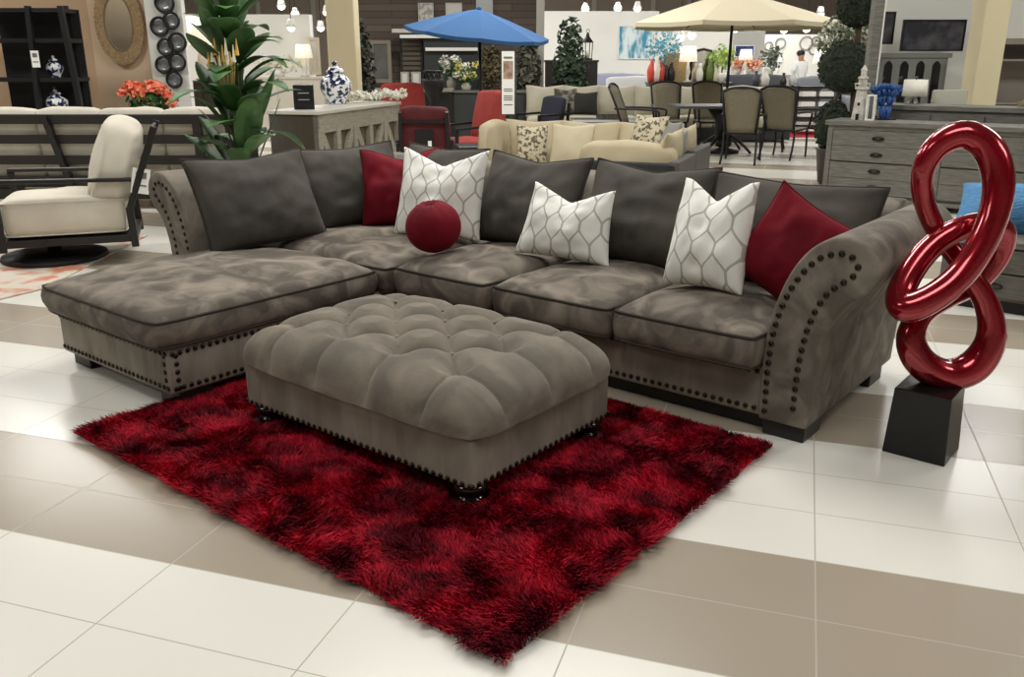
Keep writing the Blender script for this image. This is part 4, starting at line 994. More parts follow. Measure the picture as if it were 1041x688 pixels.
def lantern(label, loc, s, m, glass, rz=.3, grp=None):
    t = thing('lantern', label, 'lantern', loc, rz, grp)
    bm = B(); box(bm, -.12*s, .12*s, -.12*s, .12*s, 0, .05*s); obj('base', bm, m, t)
    for sx in (-1, 1):
        for sy in (-1, 1): bm = B(); bar(bm, (sx*.1*s, sy*.1*s, .05*s), (sx*.12*s, sy*.12*s, .5*s), .02*s); obj('post', bm, m, t)
    bm = B(); lathe(bm, [(.19*s, .5*s), (.18*s, .53*s), (.06*s, .68*s), (.05*s, .74*s), (.02*s, .8*s)], 4, Matrix.Rotation(PI/4, 4, 'Z')); obj('roof', bm, m, t)
    bm = B(); tube(bm, [(.05*s*math.cos(2*PI*k/14), 0, .84*s+.05*s*math.sin(2*PI*k/14)) for k in range(14)], .008*s, 6, True); obj('ring', bm, m, t, True)
    bm = B(); lathe(bm, [(.05*s, .05*s), (.05*s, .26*s)], 12); obj('candle', bm, mat('candle_wax', (226, 220, 200), .6), t, True)
    return t
lantern('tall dark lantern standing on the dark cabinet beside the conical tree', (at(597, 60, 18.6).x, 18.6, hz+.001), .66, IRON, None)
# ---- dining set under the cream umbrella
SLING = mat('tan_sling', (134, 126, 106), .8, c2=(122, 114, 95), scale=60)
def dchair(first=None):
    t = thing('sling_chair', 'x', 'chair', (0, 0, 0), 0, 'sling chairs around the patio dining table')
    # faces -y, back at +y
    bm = B(); prof = [(-.21, .36, .44), (-.24, .5, .72), (-.25, .6, 1.0)]
    for s_ in (-1, 1): tube(bm, [(s_*-.21, .3, .42), (s_*-.24, .4, .72), (s_*-.26, .52, 1.0)], .018, 8)
    tube(bm, spline([(-.26, .52, 1.0), (-.12, .545, 1.05), (.12, .545, 1.05), (.26, .52, 1.0)], 4), .018, 8); obj('back_frame', bm, IRON, t, True)
    V = []; 
    for i in range(7):
        f = i/6; y_ = .3+.1*f*2*(1-f)*0+(.22*f**1.2); z_ = .44+.55*f; w_ = .2+.045*f
        for j in range(7): g = j/6*2-1; V.append((g*w_, y_+.02*(1-g*g)+.005, z_+(.045*(1-g*g) if i == 6 else 0)))
    o_ = npo('back_sling', np.array(V), gridfaces(7, 7), SLING, t, True); md = o_.modifiers.new('thick', 'SOLIDIFY'); md.thickness = .012
    bm = B(); box(bm, -.22, .22, -.24, .3, .415, .435); obj('seat_sling', bm, SLING, t)
    bm = B(); tube(bm, [(-.24, -.26, .42), (.24, -.26, .42), (.23, .31, .42), (-.23, .31, .42)], .018, 8, True); obj('seat_frame', bm, IRON, t, True)
    for s_ in (-1, 1):
        bm = B(); tube(bm, spline([(s_*.25, .42, .68), (s_*.29, .1, .68), (s_*.29, -.25, .66), (s_*.28, -.3, .6), (s_*.26, -.26, .42)], 3), .017, 8); obj('armrest', bm, IRON, t, True)
        bm = B(); tube(bm, spline([(s_*.24, -.26, .42), (s_*.24, -.3, .2), (s_*.25, -.27, 0)], 3), .016, 8); obj('leg', bm, IRON, t, True)
        bm = B(); tube(bm, spline([(s_*.23, .3, .42), (s_*.23, .34, .2), (s_*.24, .46, 0)], 3), .016, 8); obj('leg', bm, IRON, t, True)
    return t
dch = dchair(); used = False
dc = Vector((at(738, 110, 14.3).x, 14.3, 0))
for px, dd, rz, lab in ((655, 14.4, 1.2, 'sling-backed patio chair at the left end of the dining table, partly behind grey cushions'),
                        (681, 15.3, .0, 'sling-backed patio chair facing forward across the dining table, left of the umbrella pole'),
                        (724, 15.3, .0, 'sling-backed patio chair facing forward across the dining table, right beside the umbrella pole'),
                        (757, 13.0, PI-.35, 'sling-backed patio chair on the near side of the dining table with its back turned'),
                        (801, 13.6, PI-.6, 'sling-backed patio chair seen obliquely on the near side, nearest the topiary'),
                        (818, 14.5, -1.9, 'sling-backed patio chair at the right end of the dining table, seen nearly edge on')):
    lo_ = (at(px, 110, dd).x, dd, 0)
    if not used: dch.location = lo_; dch.rotation_euler = (0, 0, rz); dch['label'] = lab; used = True
    else: dup(dch, lo_, rz, lab)
dt = thing('dining_table', 'dark round-cornered patio dining table with a pedestal under the cream umbrella', 'table', dc)
bm = B(); box(bm, -.85, .85, -.45, .45, .7, .74); obj('top', bm, mat('slate_top', (70, 70, 70), .35), dt, bevel=.02)
bm = B(); lathe(bm, [(.14, .2), (.16, .5), (.3, .69)], 16); lathe(bm, [(.12, .1), (.14, .2)], 16); obj('pedestal', bm, IRON, dt, True)
for k in range(4): a_ = PI/4+k*PI/2; bm = B(); tube(bm, spline([(.08*math.cos(a_), .08*math.sin(a_), .3), (.35*math.cos(a_), .35*math.sin(a_), .14), (.5*math.cos(a_), .5*math.sin(a_), .02)], 4), .022, 8); obj('leg', bm, IRON, dt, True)
# dark bar-height set with red rug behind the dining set
rb = thing('red_rug', 'bright red rug on the tiles behind the dining chairs near the topiary', 'rug', (at(800, 137, 17.6).x, 17.6, 0))
bm = B(); box(bm, -2.2, 1.3, -.5, .9, .001, .016); obj('pile', bm, mat('bright_red_rug', (150, 14, 34), .9), rb)
def rack(label, px, d, w_, z1, n, grp=None):
    t = thing('display_rack', label, 'shelf', (at(px, 100, d).x, d, 0), 0, grp)
    for sx in (-1, 1):
        for sy in (-1, 1): bm = B(); box(bm, sx*w_-.02, sx*w_+.02, sy*.2-.02, sy*.2+.02, 0, z1); obj('post', bm, BLACK, t)
    for k in range(n): z = .12+(z1-.15)*k/(n-1); bm = B(); box(bm, -w_, w_, -.22, .22, z-.02, z+.02); obj('shelf', bm, BLACK, t)
    return t, [.14+(z1-.15)*k/(n-1) for k in range(n)]
t_, zs_ = rack('dark open rack of white goods behind the dining chairs beside the topiary', 829, 18, .42, zt(87, 18), 5)
k_ = 0
for i_, z in enumerate(zs_[:-1]):
    for j_, dx in enumerate((-.2, .15)):
        k_ += 1
        side = ('left', 'right')[j_]; lev = ('bottom', 'second', 'third', 'fourth')[i_]
        b_ = thing('white_box', f'white box on the {side} of the {lev} shelf of the rack near the topiary', 'box', (t_.location.x+dx, 17.9, z), 0, 'white goods on the dark rack')
        bm = B(); box(bm, -.14, .14, -.1, .1, .001, .1); obj('carton', bm, WHITE, b_, bevel=.01)
# ---- far displays
def art(name, label, x0, y0, x1, y1, d, c, c2, sc=5, lo=.4, hi=.6, fr=WHITE, cat='picture', grp=None, **k):
    return frame(name, label, cat, x0, y0, x1, y1, d, fr, mat('art_%d_%d' % (x0, y0), c, .7, c2=c2, scale=sc, lo=lo, hi=hi, detail=5, **k), .02, .05, grp)
art('abstract_painting', 'large turquoise and white abstract painting on the white wall', 629, 26, 662, 60, 24.9, (226, 238, 240), (70, 150, 178), 4, .45, .6, stretch=(1.6, 1, .5))
def farlamp(label, px, py, d, s=1, grp='table lamps in the far displays', base=None, shade=None):
    z0 = base if base is not None else zt(py, d)-.55*s
    t = thing('table_lamp', label, 'lamp', (at(px, 60, d).x, d, z0), 0, grp)
    bm = B(); lathe(bm, [(.09*s, 0), (.1*s, .02*s), (.03*s, .05*s), (.07*s, .18*s), (.05*s, .3*s), (.015*s, .34*s), (.012*s, .44*s)], 16); obj('base', bm, shade or mat('ceramic_base', (210, 206, 196), .3), t, True)
    bm = B(); lathe(bm, [(.19*s, .38*s), (.15*s, .66*s), (.145*s, .66*s), (.185*s, .38*s)], 24); obj('lamp_shade', bm, mat('lit_shade', (250, 240, 220), .8, emit=.55), t, True)
    return t
def farcab(label, x0, x1, ytop, d, m, name='sideboard', dep=.5, doors=3, cat='cabinet'):
    a_, b_ = at(x0, 90, d), at(x1, 90, d); w_ = (b_.x-a_.x)/2; z1 = zt(ytop, d)
    t = thing(name, label, cat, ((a_.x+b_.x)/2, d, 0)); bm = B(); box(bm, -w_, w_, .02, dep, .08, z1-.04); obj('body', bm, m, t)
    bm = B(); box(bm, -w_-.02, w_+.02, 0, dep+.02, z1-.04, z1); obj('top', bm, m, t)
    for k in range(doors):
        x = -w_+k*2*w_/doors; bm = B(); box(bm, x+.02, x+2*w_/doors-.02, 0, .02, .12, z1-.08); obj('door', bm, m, t)
    for s_ in (-1, 1): bm = B(); box(bm, s_*(w_-.06)-.03, s_*(w_-.06)+.03, .05, .11, 0, .08); obj('foot', bm, BLACK, t)
    return t, z1
def farsofa(label, px, d, w_, z1, m, grp=None, rz=0):
    t = thing('display_sofa', label, 'sofa', (at(px, 90, d).x, d, 0), rz, grp)
    bm = B(); box(bm, -w_, w_, -.8, 0, 0, .3); obj('base', bm, m, t, bevel=.03)
    boxcushion('backrest', -w_, w_, -.05, .15, .08, z1, m, t, .04, 14, 1, .08, .02)
    for s_ in (-1, 1): boxcushion('arm', s_*w_-.1, s_*w_+.1, -.8, .1, .08, .6, m, t, .04, 12, 2, .06, .02)
    for k in range(2): boxcushion('seat_cushion', -w_+.1+k*(w_-.1), -.01+k*(w_-.1), -.8, -.06, .3, .46, m, t, .03, 12, 3+k, .05, .02)
    return t
GR = mat('grey_upholstery', (110, 112, 116), .85); PG = mat('pale_upholstery', (186, 186, 184), .85); CH = mat('charcoal_upholstery', (66, 68, 72), .85); LAV = mat('lavender_upholstery', (150, 152, 172), .85)
farsofa('lavender grey sofa against the far white wall beyond the lantern', 622, 23.5, .9, zt(76, 23.5), LAV, 'sofas in the far display')
farsofa('pale grey sofa below the turquoise painting', 650, 22, .8, zt(79, 22), PG, 'sofas in the far display')
farsofa('charcoal sofa in the far display to the right of the umbrella pole', 766, 22, .75, zt(77, 22), CH, 'sofas in the far display')
farsofa('grey sofa in the far display below the white-shirted person', 832, 21.4, .5, zt(79, 21.4), GR, 'sofas in the far display')
t_, z1 = farcab('long dark sideboard loaded with decorations in the far display', 660, 745, 84, 20, mat('dark_sideboard', (64, 56, 50), .5))
z1 += .001
def item(px, d): return (at(px, 80, d).x, d, z1)
for px, s_, c_, lab in ((662, .5, (190, 70, 56), 'coral striped bottle on the far sideboard, first from its left end'), (667, .55, (226, 214, 200), 'pale striped bottle on the far sideboard between two coral ones'), (671.5, .48, (186, 66, 54), 'coral bottle on the far sideboard next to the black vases'),
                        (677, .36, (30, 28, 28), 'black vase on the far sideboard beside the coral bottle'), (682, .42, (34, 32, 32), 'tall black vase on the far sideboard in front of the basket'), (711, .4, (232, 230, 220), 'white vase on the far sideboard below the mirror'), (722, .5, (92, 108, 52), 'olive green vase on the far sideboard'), (724.5+2, .42, (226, 228, 200), 'cream vase on the far sideboard beside the olive one')):
    t = thing('vase', lab, 'vase', item(px, 20.2), 0, 'vases on the far sideboard')
    bm = B(); lathe(bm, [(r*s_, z*s_) for r, z in ((.14, 0), (.19, .2), (.2, .5), (.13, .72), (.07, .82), (.09, 1))], 16); obj('body', bm, mat('glaze_%d' % int(px*10), c_, .3), t, True)
t = thing('wicker_basket', 'tan square wicker basket standing on the far sideboard', 'basket', item(686, 20.35)); bm = B(); box(bm, -.22, .22, -.12, .12, 0, .62); obj('body', bm, mat('basket_tan', (180, 158, 112), .8, c2=(150, 128, 88), scale=40), t, bevel=.01)
farlamp('white shaded lamp on the far sideboard left of the dark framed mirror', 699, 70, 20.3, 1.15, base=z1)
a_ = at(716, 50, 20.4)
t = thing('arched_mirror', 'dark framed arched mirror standing on the far sideboard', 'mirror', (a_.x, 20.45, z1)); hh = a_.z-z1; ww = .27
bm = B()
path = [(-ww, 0, 0), (-ww, 0, hh*.78), (-ww*.6, 0, hh*.95), (0, 0, hh), (ww*.6, 0, hh*.95), (ww, 0, hh*.78), (ww, 0, 0)]
tube(bm, path, .03, 6); obj('frame', bm, IRON, t, True)
bm = B(); prism(bm, [(p_[0], p_[2]) for p_ in path], -.005, .005); obj('glass', bm, mat('mirror_glass', (225, 222, 214), .06, metal=1), t)
def shrub(name, label, px, py, d, r, m, base, n=160, size=.12, grp=None):
    p_ = at(px, py, d); t = thing(name, label, 'plant', (p_.x, d, base), 0, grp)
    bm = B(); lathe(bm, [(.08, 0), (.11, .18), (.1, .2)], 12); obj('pot', bm, WHITE, t, True)
    bm = B(); tube(bm, [(0, 0, .1), (0, 0, p_.z-base)], .015, 6); obj('stem', bm, TRUNK, t, True)
    bm = B(); leaves(bm, (0, 0, p_.z-base), (r, r, r), n, size, R_, 0, .1); obj('foliage', bm, m, t)
shrub('lime_plant', 'lime green leafy plant on the far sideboard beside the umbrella pole', 735, 57, 20.2, .27, mat('lime_leaf', (140, 170, 76), .7, island=.5, c2=(170, 196, 100), scale=9), z1)
shrub('teal_branches', 'teal leafed branches in a pot on the far sideboard beside the turquoise painting', 676, 50, 20.4, .42, mat('teal_leaf', (80, 150, 170), .7, island=.5, c2=(130, 190, 204), scale=9), z1, 320, .1)
art('small_picture', 'small brown framed picture on the blush wall', 694, 47, 702, 57, 26.9, (150, 110, 92), (196, 170, 150), 8)
art('city_painting', 'deep blue painting on the grey far wall', 747, 46, 766, 58, 25.4, (38, 46, 96), (70, 92, 160), 7, lo=.4, hi=.62)
t_, z2 = farcab('pale low cabinet with orange flowers in the far display', 742, 802, 76, 22.6, mat('pale_cabinet', (176, 172, 164), .6)); z2 += .001
for px, lab in ((750, 'orange flower arrangement in the far display nearest the umbrella pole'), (760, 'orange flower arrangement in the far display beneath the blue painting'), (768, 'pinkish flower arrangement at the right end of the far pale cabinet')):
    p_ = at(px, 66, 22.7); t = thing('flower_pot', lab, 'flowers', (p_.x, 22.7, z2), 0, 'orange flowers in the far display')
    bm = B(); lathe(bm, [(.07, 0), (.1, .14), (.09, .15)], 12); obj('pot', bm, WHITE, t, True)
    bm = B(); leaves(bm, (0, 0, p_.z-z2), (.17, .17, .15), 110, .1, R_, 0, .1); obj('blossom', bm, mat('peach_petal', (222, 130, 96), .7, island=.4, c2=(236, 190, 160), scale=12), t)
farlamp('white lamp shade in front of the orange flowers in the far display', 758, 74, 22.4, .9, base=z2-.0)
lantern('white house-shaped lantern in the far display left of the person', (at(791, 75, 22.8).x, 22.8, z2), .6, WHITE, None, .2)
# plates and wreaths on the far white wall
for px, py, r, lab in ((819, 44, .16, 'large wreath-like ring on the far white wall above the person'), (829, 42, .11, 'small ring on the far white wall, topmost near the topiary'), (827, 50, .13, 'grey ring on the far white wall just below the small one'), (793, 44, .12, 'metal flower decoration on the far white wall above the white lantern'), (781, 47, .1, 'pale round decoration on the far white wall next to the grey partition')):
    t = thing('wall_ring', lab, 'wall decoration', at(px, py, 27.95), 0, 'round decorations on the far white wall')
    bm = B(); tube(bm, [(r*1.2*math.cos(2*PI*k/20), -.03, r*1.2*math.sin(2*PI*k/20)) for k in range(20)], .04, 6, True); obj('ring', bm, mat('pewter', (150, 150, 146), .5), t, True)
    bm = B(); lathe(bm, [(.0, 0), (r*.8, 0), (r*.8, .02)], 16, Matrix.Rotation(PI/2, 4, 'X')); obj('disc', bm, mat('pale_disc', (206, 206, 200), .5), t, True)
# person in a white shirt, far away, seen from the back three-quarters
def person(px, d, head_y):
    zt_ = zt(head_y, d); s = zt_/1.72; t = thing('person', 'person in a white shirt and dark trousers standing in the far display', 'person', (at(px, 60, d).x, d, 0), .5)
    J = {'pel': (0, 0, .95), 'wst': (0, 0, 1.08), 'chs': (0, .01, 1.3), 'nck': (0, .0, 1.47), 'hed': (0, -.01, 1.6), 'top': (0, -.005, 1.68),
         'hl': (-.09, 0, .9), 'kl': (-.1, -.01, .5), 'al': (-.1, .02, .08), 'tl': (-.12, -.14, .04), 'hr': (.09, 0, .9), 'kr': (.1, -.02, .5), 'ar': (.1, .02, .08), 'tr': (.12, -.14, .04),
         'sl': (-.18, 0, 1.4), 'el': (-.24, .02, 1.13), 'wl': (-.2, -.16, .98), 'gl': (-.18, -.24, .96), 'sr': (.18, 0, 1.4), 'er': (.24, .03, 1.13), 'wr': (.22, -.12, .95), 'gr': (.2, -.2, .92)}
    Rr = {'pel': .14, 'wst': .125, 'chs': .15, 'nck': .055, 'hed': .095, 'top': .07, 'hl': .09, 'kl': .06, 'al': .045, 'tl': .035, 'hr': .09, 'kr': .06, 'ar': .045, 'tr': .035, 'sl': .07, 'el': .045, 'wl': .03, 'gl': .03, 'sr': .07, 'er': .045, 'wr': .03, 'gr': .03}
    E_ = [('pel', 'wst'), ('wst', 'chs'), ('chs', 'nck'), ('nck', 'hed'), ('hed', 'top'), ('pel', 'hl'), ('hl', 'kl'), ('kl', 'al'), ('al', 'tl'), ('pel', 'hr'), ('hr', 'kr'), ('kr', 'ar'), ('ar', 'tr'), ('chs', 'sl'), ('sl', 'el'), ('el', 'wl'), ('wl', 'gl'), ('chs', 'sr'), ('sr', 'er'), ('er', 'wr'), ('wr', 'gr')]
    ks = list(J)
    def skin(name, keys, m, grow=0):
        kk = [k for k in ks if k in keys]; me = bpy.data.meshes.new(name)
        me.from_pydata([tuple(np.array(J[k])*s) for k in kk], [(kk.index(a_), kk.index(b_)) for a_, b_ in E_ if a_ in kk and b_ in kk], [])
        o_ = link(name, me, m, t); md = o_.modifiers.new('skin', 'SKIN')
        for i, k in enumerate(kk): me.skin_vertices[0].data[i].radius = ((Rr[k]+grow)*s,)*2
        me.skin_vertices[0].data[0].use_root = True
        sb = o_.modifiers.new('sub', 'SUBSURF'); sb.levels = sb.render_levels = 1; return o_
    skin('body', set(ks), mat('skin_tone', (176, 128, 100), .6))
    skin('shirt', {'pel', 'wst', 'chs', 'sl', 'el', 'wl', 'sr', 'er', 'wr'}, mat('white_shirt', (240, 240, 238), .8), .02)
    skin('trousers', {'pel', 'hl', 'kl', 'al', 'hr', 'kr', 'ar'}, mat('dark_trousers', (34, 34, 40), .8), .022)
    bm = B(); ball(bm, (0, .015*s, 1.64*s), .108*s, 2, (1, 1.05, .9)); obj('hair', bm, mat('dark_hair', (26, 22, 20), .6), t, True)
person(814, 23.6, 51)
# ---- behind the leafy plant: dark shelves, lamp, leaning frame
t_, z3 = farcab('dark chest of drawers behind the tall leafy plant', 190, 240, 82, 13.5, mat('ebony_board', (40, 38, 36), .4), 'dark_chest', .5, 3)
for y in (88, 97):
    pass
farlamp('white shaded lamp on the dark chest behind the tall plant', 207, 66, 13.7, 1.35, base=z3+.001)
t_, z4 = farcab('low pale cabinet under the cream wall behind the ginger jar', 258, 330, 78, 17.6, mat('white_cabinet', (206, 200, 186), .5)); z4 += .001
farlamp('tiny white lamp on the pale cabinet in front of cream wall', 309, 68, 17.7, .9, base=z4)
a_, b_ = at(313, 38, 17.9), at(327, 72, 17.9)
frame('leaning_picture', 'pale framed picture propped on the pale cabinet beside the cream column', 'picture', 313, 38, 327, 76, 17.85, mat('pale_wood_frame', (196, 186, 164), .6), mat('pale_print', (196, 194, 184), .7), .05, .05)
t = thing('twig_spray', 'spray of pale twigs and petals in front of the cream wall', 'flowers', (at(284, 74, 17.75).x, 17.75, z4)); bm = B(); leaves(bm, (0, 0, .22), (.5, .15, .18), 240, .09, R_, 0, 0); obj('petals', bm, mat('cream_petal', (226, 222, 202), .7, island=.3), t); bm = B(); lathe(bm, [(.1, 0), (.12, .1), (.11, .12)], 14); obj('bowl', bm, WHITE, t, True)
t_, z5 = farcab('bright white hutch glimpsed between the plates and the leafy plant', 190, 232, 26, 18.6, WHITE, 'white_hutch', .35, 2)
# ---- topiary
tp = thing('ball_topiary', 'tall dark green topiary of stacked balls behind the grey dresser', 'plant', (at(862, 80, 10.6).x, 10.6, 0)); d = 10.6
def q3(px, py): v_ = at(px, py, d); return (v_.x-tp.location.x, 0, v_.z)
def topball(c, r, s=(1, 1, 1)):
    bm = B(); ball(bm, c, r*.93, 4, s)
    for v in bm.verts:
        k = vnoise(np.array([v.co.x*60+90]), np.array([v.co.z*60+v.co.y*37+90]), 2)[0]; v.co += (v.co-Vector(c)).normalized()*(k-.5)*.035
    leaves(bm, c, (r*s[0], r*s[1], r*s[2]), 900, .045, R_, 0, .93)
    obj('foliage_ball', bm, mat('boxwood', (32, 40, 28), .85, c2=(46, 56, 38), scale=22, island=.4), tp)
topball(q3(859, 68), .30); topball(q3(873, 6), .235); topball(q3(846, 128), .2, (1, 1, 1.5))
bm = B(); tube(bm, [(.02, 0, .3), q3(866, 120), q3(872, 40), q3(876, -5)], .035, 8); obj('trunk', bm, TRUNK, tp, True)
bm = B(); lathe(bm, [(.2, 0), (.22, .03), (.27, .4), (.29, .42), (.24, .42)], 20); obj('pot', bm, mat('dark_pot', (52, 46, 42), .5), tp, True)
shrub('flowering_shrub', 'white flowering shrub rising behind the topiary balls', 857, 40, 12.2, .33, mat('white_green_leaf', (86, 100, 72), .7, c2=(206, 206, 190), scale=14, lo=.48, hi=.54, island=.3), 0, 420, .1)
# ---- grey dresser with drawers, seen obliquely
DZ = .84; Pd = ground(843, 122, DZ); dang = math.atan2(-.59, .81); DLEN, DDEP = 2.15, .48
ds = thing('grey_dresser', 'weathered grey wooden dresser with bronze cup pulls behind the red sculpture', 'dresser', (Pd.x, Pd.y, 0), dang)
bm = B(); box(bm, -.03, DLEN+.03, -.03, DDEP+.02, DZ-.045, DZ); obj('top', bm, GWOOD, ds, bevel=.006)
bm = B(); box(bm, 0, DLEN, .02, DDEP, .08, DZ-.045); obj('carcass', bm, GWOOD, ds)
bm = B(); box(bm, 0, .05, -.005, .03, .0, DZ-.045); box(bm, DLEN-.05, DLEN, -.005, .03, 0, DZ-.045); box(bm, DLEN/2-.025, DLEN/2+.025, -.003, .02, .08, DZ-.045); box(bm, .05, DLEN-.05, 0, .02, .06, .1); box(bm, .05, DLEN-.05, 0, .02, DZ-.085, DZ-.045); obj('face_frame', bm, GWOOD, ds)
zr = [DZ-.09, DZ-.395, DZ-.41, DZ-.715]
for c0, c1 in ((.055, DLEN/2-.03), (DLEN/2+.03, DLEN-.055)):
    for k in range(2):
        bm = B(); box(bm, c0, c1, -.006, .02, zr[2*k+1], zr[2*k]); dr = obj('drawer', bm, GWOOD, ds, bevel=.004)
        for fx in ((.45,) if k else (.45,)):
            for zz in (.76, .24):
                cx = c0+(c1-c0)*fx; z = zr[2*k+1]+(zr[2*k]-zr[2*k+1])*zz
                bm = B(); tube(bm, [(cx+.055*math.cos(2*PI*j/18), -.016, z+.017*math.sin(2*PI*j/18)) for j in range(18)], .006, 6, True); lathe(bm, [(.0, 0), (.04, 0), (.035, .012), (0, .016)], 14, Matrix.Translation((cx, -.006, z)) @ Matrix.Rotation(PI/2, 4, 'X') @ Matrix.Diagonal((1.2, .35, 1, 1)))
                obj('cup_pull', bm, mat('dark_bronze', (52, 48, 42), .35, metal=.8), dr, True)
        zm = (zr[2*k]+zr[2*k+1])/2; bm = B(); box(bm, c0, c1, -.0066, -.0055, zm-.002, zm+.002); obj('drawer_gap', bm, BLACK, dr)
MD = Matrix.Rotation(dang, 3, 'Z')
def ond(x, y, z=DZ+.001): return Vector((Pd.x, Pd.y, 0))+MD @ Vector((x, y, 0))+Vector((0, 0, z))
# second sideboard behind it
d2 = thing('grey_sideboard', 'long grey wooden sideboard standing behind the dresser with a lamp on it', 'sideboard', ond(.28, .62, 0), dang)
Z2 = .98
bm = B(); box(bm, 0, 2.1, 0, .45, Z2-.05, Z2); obj('top', bm, GWOOD, d2, bevel=.006)
bm = B(); box(bm, .03, 2.07, .03, .42, .06, Z2-.05); obj('body', bm, GWOOD, d2)
for k in range(4):
    bm = B(); box(bm, .06+k*.5, .54+k*.5, .015, .03, .12, Z2-.09); obj('door', bm, GWOOD, d2)
def ond2(x, y): return ond(.28+x, .62+y, Z2+.001)
lm = thing('table_lamp', 'white drum-shaded lamp with angled legs on the grey sideboard', 'lamp', ond2(.12, .3), 0)
hs = .34; sc_ = lm.location.y
zl0, zl1 = zt(98, sc_, 929)-Z2, zt(81, sc_, 929)-Z2
bm = B(); lathe(bm, [(.125, zl0), (.118, zl1), (.114, zl1), (.121, zl0)], 28); obj('lamp_shade', bm, mat('white_shade', (236, 232, 218), .8), lm, True)
for k in range(3): a_ = k*2.1+.4; bm = B(); bar(bm, (.06*math.cos(a_), .06*math.sin(a_), 0), (-.01*math.cos(a_), -.01*math.sin(a_), zl0+.03), .018); obj('leg', bm, WHITE, lm)
bm = B(); ball(bm, (0, 0, zl1+.012), .012, 2); tube(bm, [(0, 0, zl0), (0, 0, zl1)], .006, 6); obj('finial', bm, IRON, lm, True)
lm.location.x = at(929, 100, sc_).x
co = thing('blue_coral', 'bright blue coral ornament standing on the grey dresser', 'ornament', Vector((at(900, 118, ond(.33, .3).y).x, ond(.33, .3).y, DZ+.001)))
bm = B(); rn = random.Random(3)
def branch(p_, dr_, L, r, k):
    q_ = p_+dr_*L; tube(bm, [tuple(p_), tuple(p_*.4+q_*.6+Vector((rn.uniform(-.01, .01), 0, 0))), tuple(q_)], [r, r*.9, r*.75], 6)
    if k:
        for _ in range(3): branch(q_, (dr_+Vector((rn.uniform(-.75, .75), rn.uniform(-.6, .6), rn.uniform(-.1, .6)))).normalized(), L*.72, r*.72, k-1)
for i in range(7): branch(Vector((rn.uniform(-.04, .04), rn.uniform(-.03, .03), .0)), Vector((rn.uniform(-.35, .35), rn.uniform(-.3, .3), 1)).normalized(), .14, .016, 3)
obj('branches', bm, mat('cobalt_coral', (34, 70, 130), .5, c2=(52, 96, 160), scale=20), co, True)
bm = B(); box(bm, -.09, .09, -.06, .06, 0, .015); obj('base', bm, BLACK, co)
# lighthouse ornament
py_ = ond(.16, .2); lh = thing('lighthouse_ornament', 'whitewashed wooden lighthouse lantern standing on the dresser left end', 'ornament', Vector((at(873, 120, py_.y).x, py_.y, DZ+.001)), dang)
hL = zt(66, py_.y, 873)-DZ
WW = mat('whitewash', (206, 204, 194), .8, c2=(160, 156, 144), scale=14)
bm = B(); lathe(bm, [(.075, 0), (.075, .02), (.05, hL*.55), (.07, hL*.56), (.07, hL*.6), (.045, hL*.61), (.042, hL*.74), (.055, hL*.75), (.05, hL*.78), (.028, hL*.8), (.028, hL*.9), (.036, hL*.9), (.004, hL)], 8); obj('tower', bm, WW, lh)
bm = B(); box(bm, -.015, .015, -.08, -.06, 0, .06); obj('door', bm, BLACK, lh)
bm = B(); box(bm, -.012, .012, -.066, -.05, .14, .17); obj('window', bm, BLACK, lh)
bm = B(); tube(bm, [(.075*math.cos(2*PI*k/16), .075*math.sin(2*PI*k/16), hL*.66) for k in range(16)], .005, 6, True)
for k in range(8): a_ = 2*PI*k/8; bar(bm, (.073*math.cos(a_), .073*math.sin(a_), hL*.6), (.073*math.cos(a_), .073*math.sin(a_), hL*.66), .006)
obj('railing', bm, WW, lh)
py2 = ond(.27, .12); fr = thing('white_frame_stand', 'thin white open lantern frame beside the lighthouse ornament', 'lantern', Vector((at(884, 121, py2.y).x, py2.y, DZ+.001)), dang)
bm = B(); hF = zt(97, py2.y, 884)-DZ
for sx in (-1, 1):
    for sy in (-1, 1): bar(bm, (sx*.035, sy*.03, 0), (sx*.035, sy*.03, hF), .01)
for z in (.006, hF): bar(bm, (-.035, -.03, z), (.035, -.03, z), .012); bar(bm, (-.035, .03, z), (.035, .03, z), .012); bar(bm, (-.035, -.03, z), (-.035, .03, z), .012); bar(bm, (.035, -.03, z), (.035, .03, z), .012)
obj('frame', bm, WHITE, fr)
# small wooden blocks on the sideboard
for k, (px, lab) in enumerate(((1012, 'driftwood block on the grey sideboard, nearest the cream column'), (1026, 'driftwood block on the grey sideboard, middle one'), (1038, 'driftwood block on the grey sideboard at the picture edge'))):
    tt = 1.35+k*.14; v_ = ond2(tt, .18); t = thing('driftwood_block', lab, 'ornament', v_, dang, 'driftwood on the grey sideboard')
    bm = B(); bar(bm, (-.06, 0, .03), (.06, .01, .035), .05, .05); bar(bm, (-.03, 0, .03), (.02, .02, .1), .03); ball(bm, (.03, 0, .06), .03, 2); obj('wood', bm, mat('driftwood', (140, 124, 100), .8, c2=(108, 94, 74), scale=18), t, bevel=.008)
# ---- grey post with pale edge
bp0 = at(893, 2, 9.9); bp1 = at(882, 100, 9.9)
po = thing('bed_post', 'tall grey wooden post with a pale edge strip behind the dresser', 'post', (bp1.x, 9.9, 0))
dv = (bp0.x-bp1.x)/(bp0.z-bp1.z)
bm = B(); bar(bm, (-dv*bp1.z*.0, 0, 0), (dv*(2.6-bp1.z), 0, 2.6), .1, .12); obj('post', bm, GWOOD, po)
bm = B(); bar(bm, (.062, -.03, 0), (dv*(2.6-bp1.z)+.062, -.03, 2.6), .022, .03); obj('edge_strip', bm, WHITE, po)
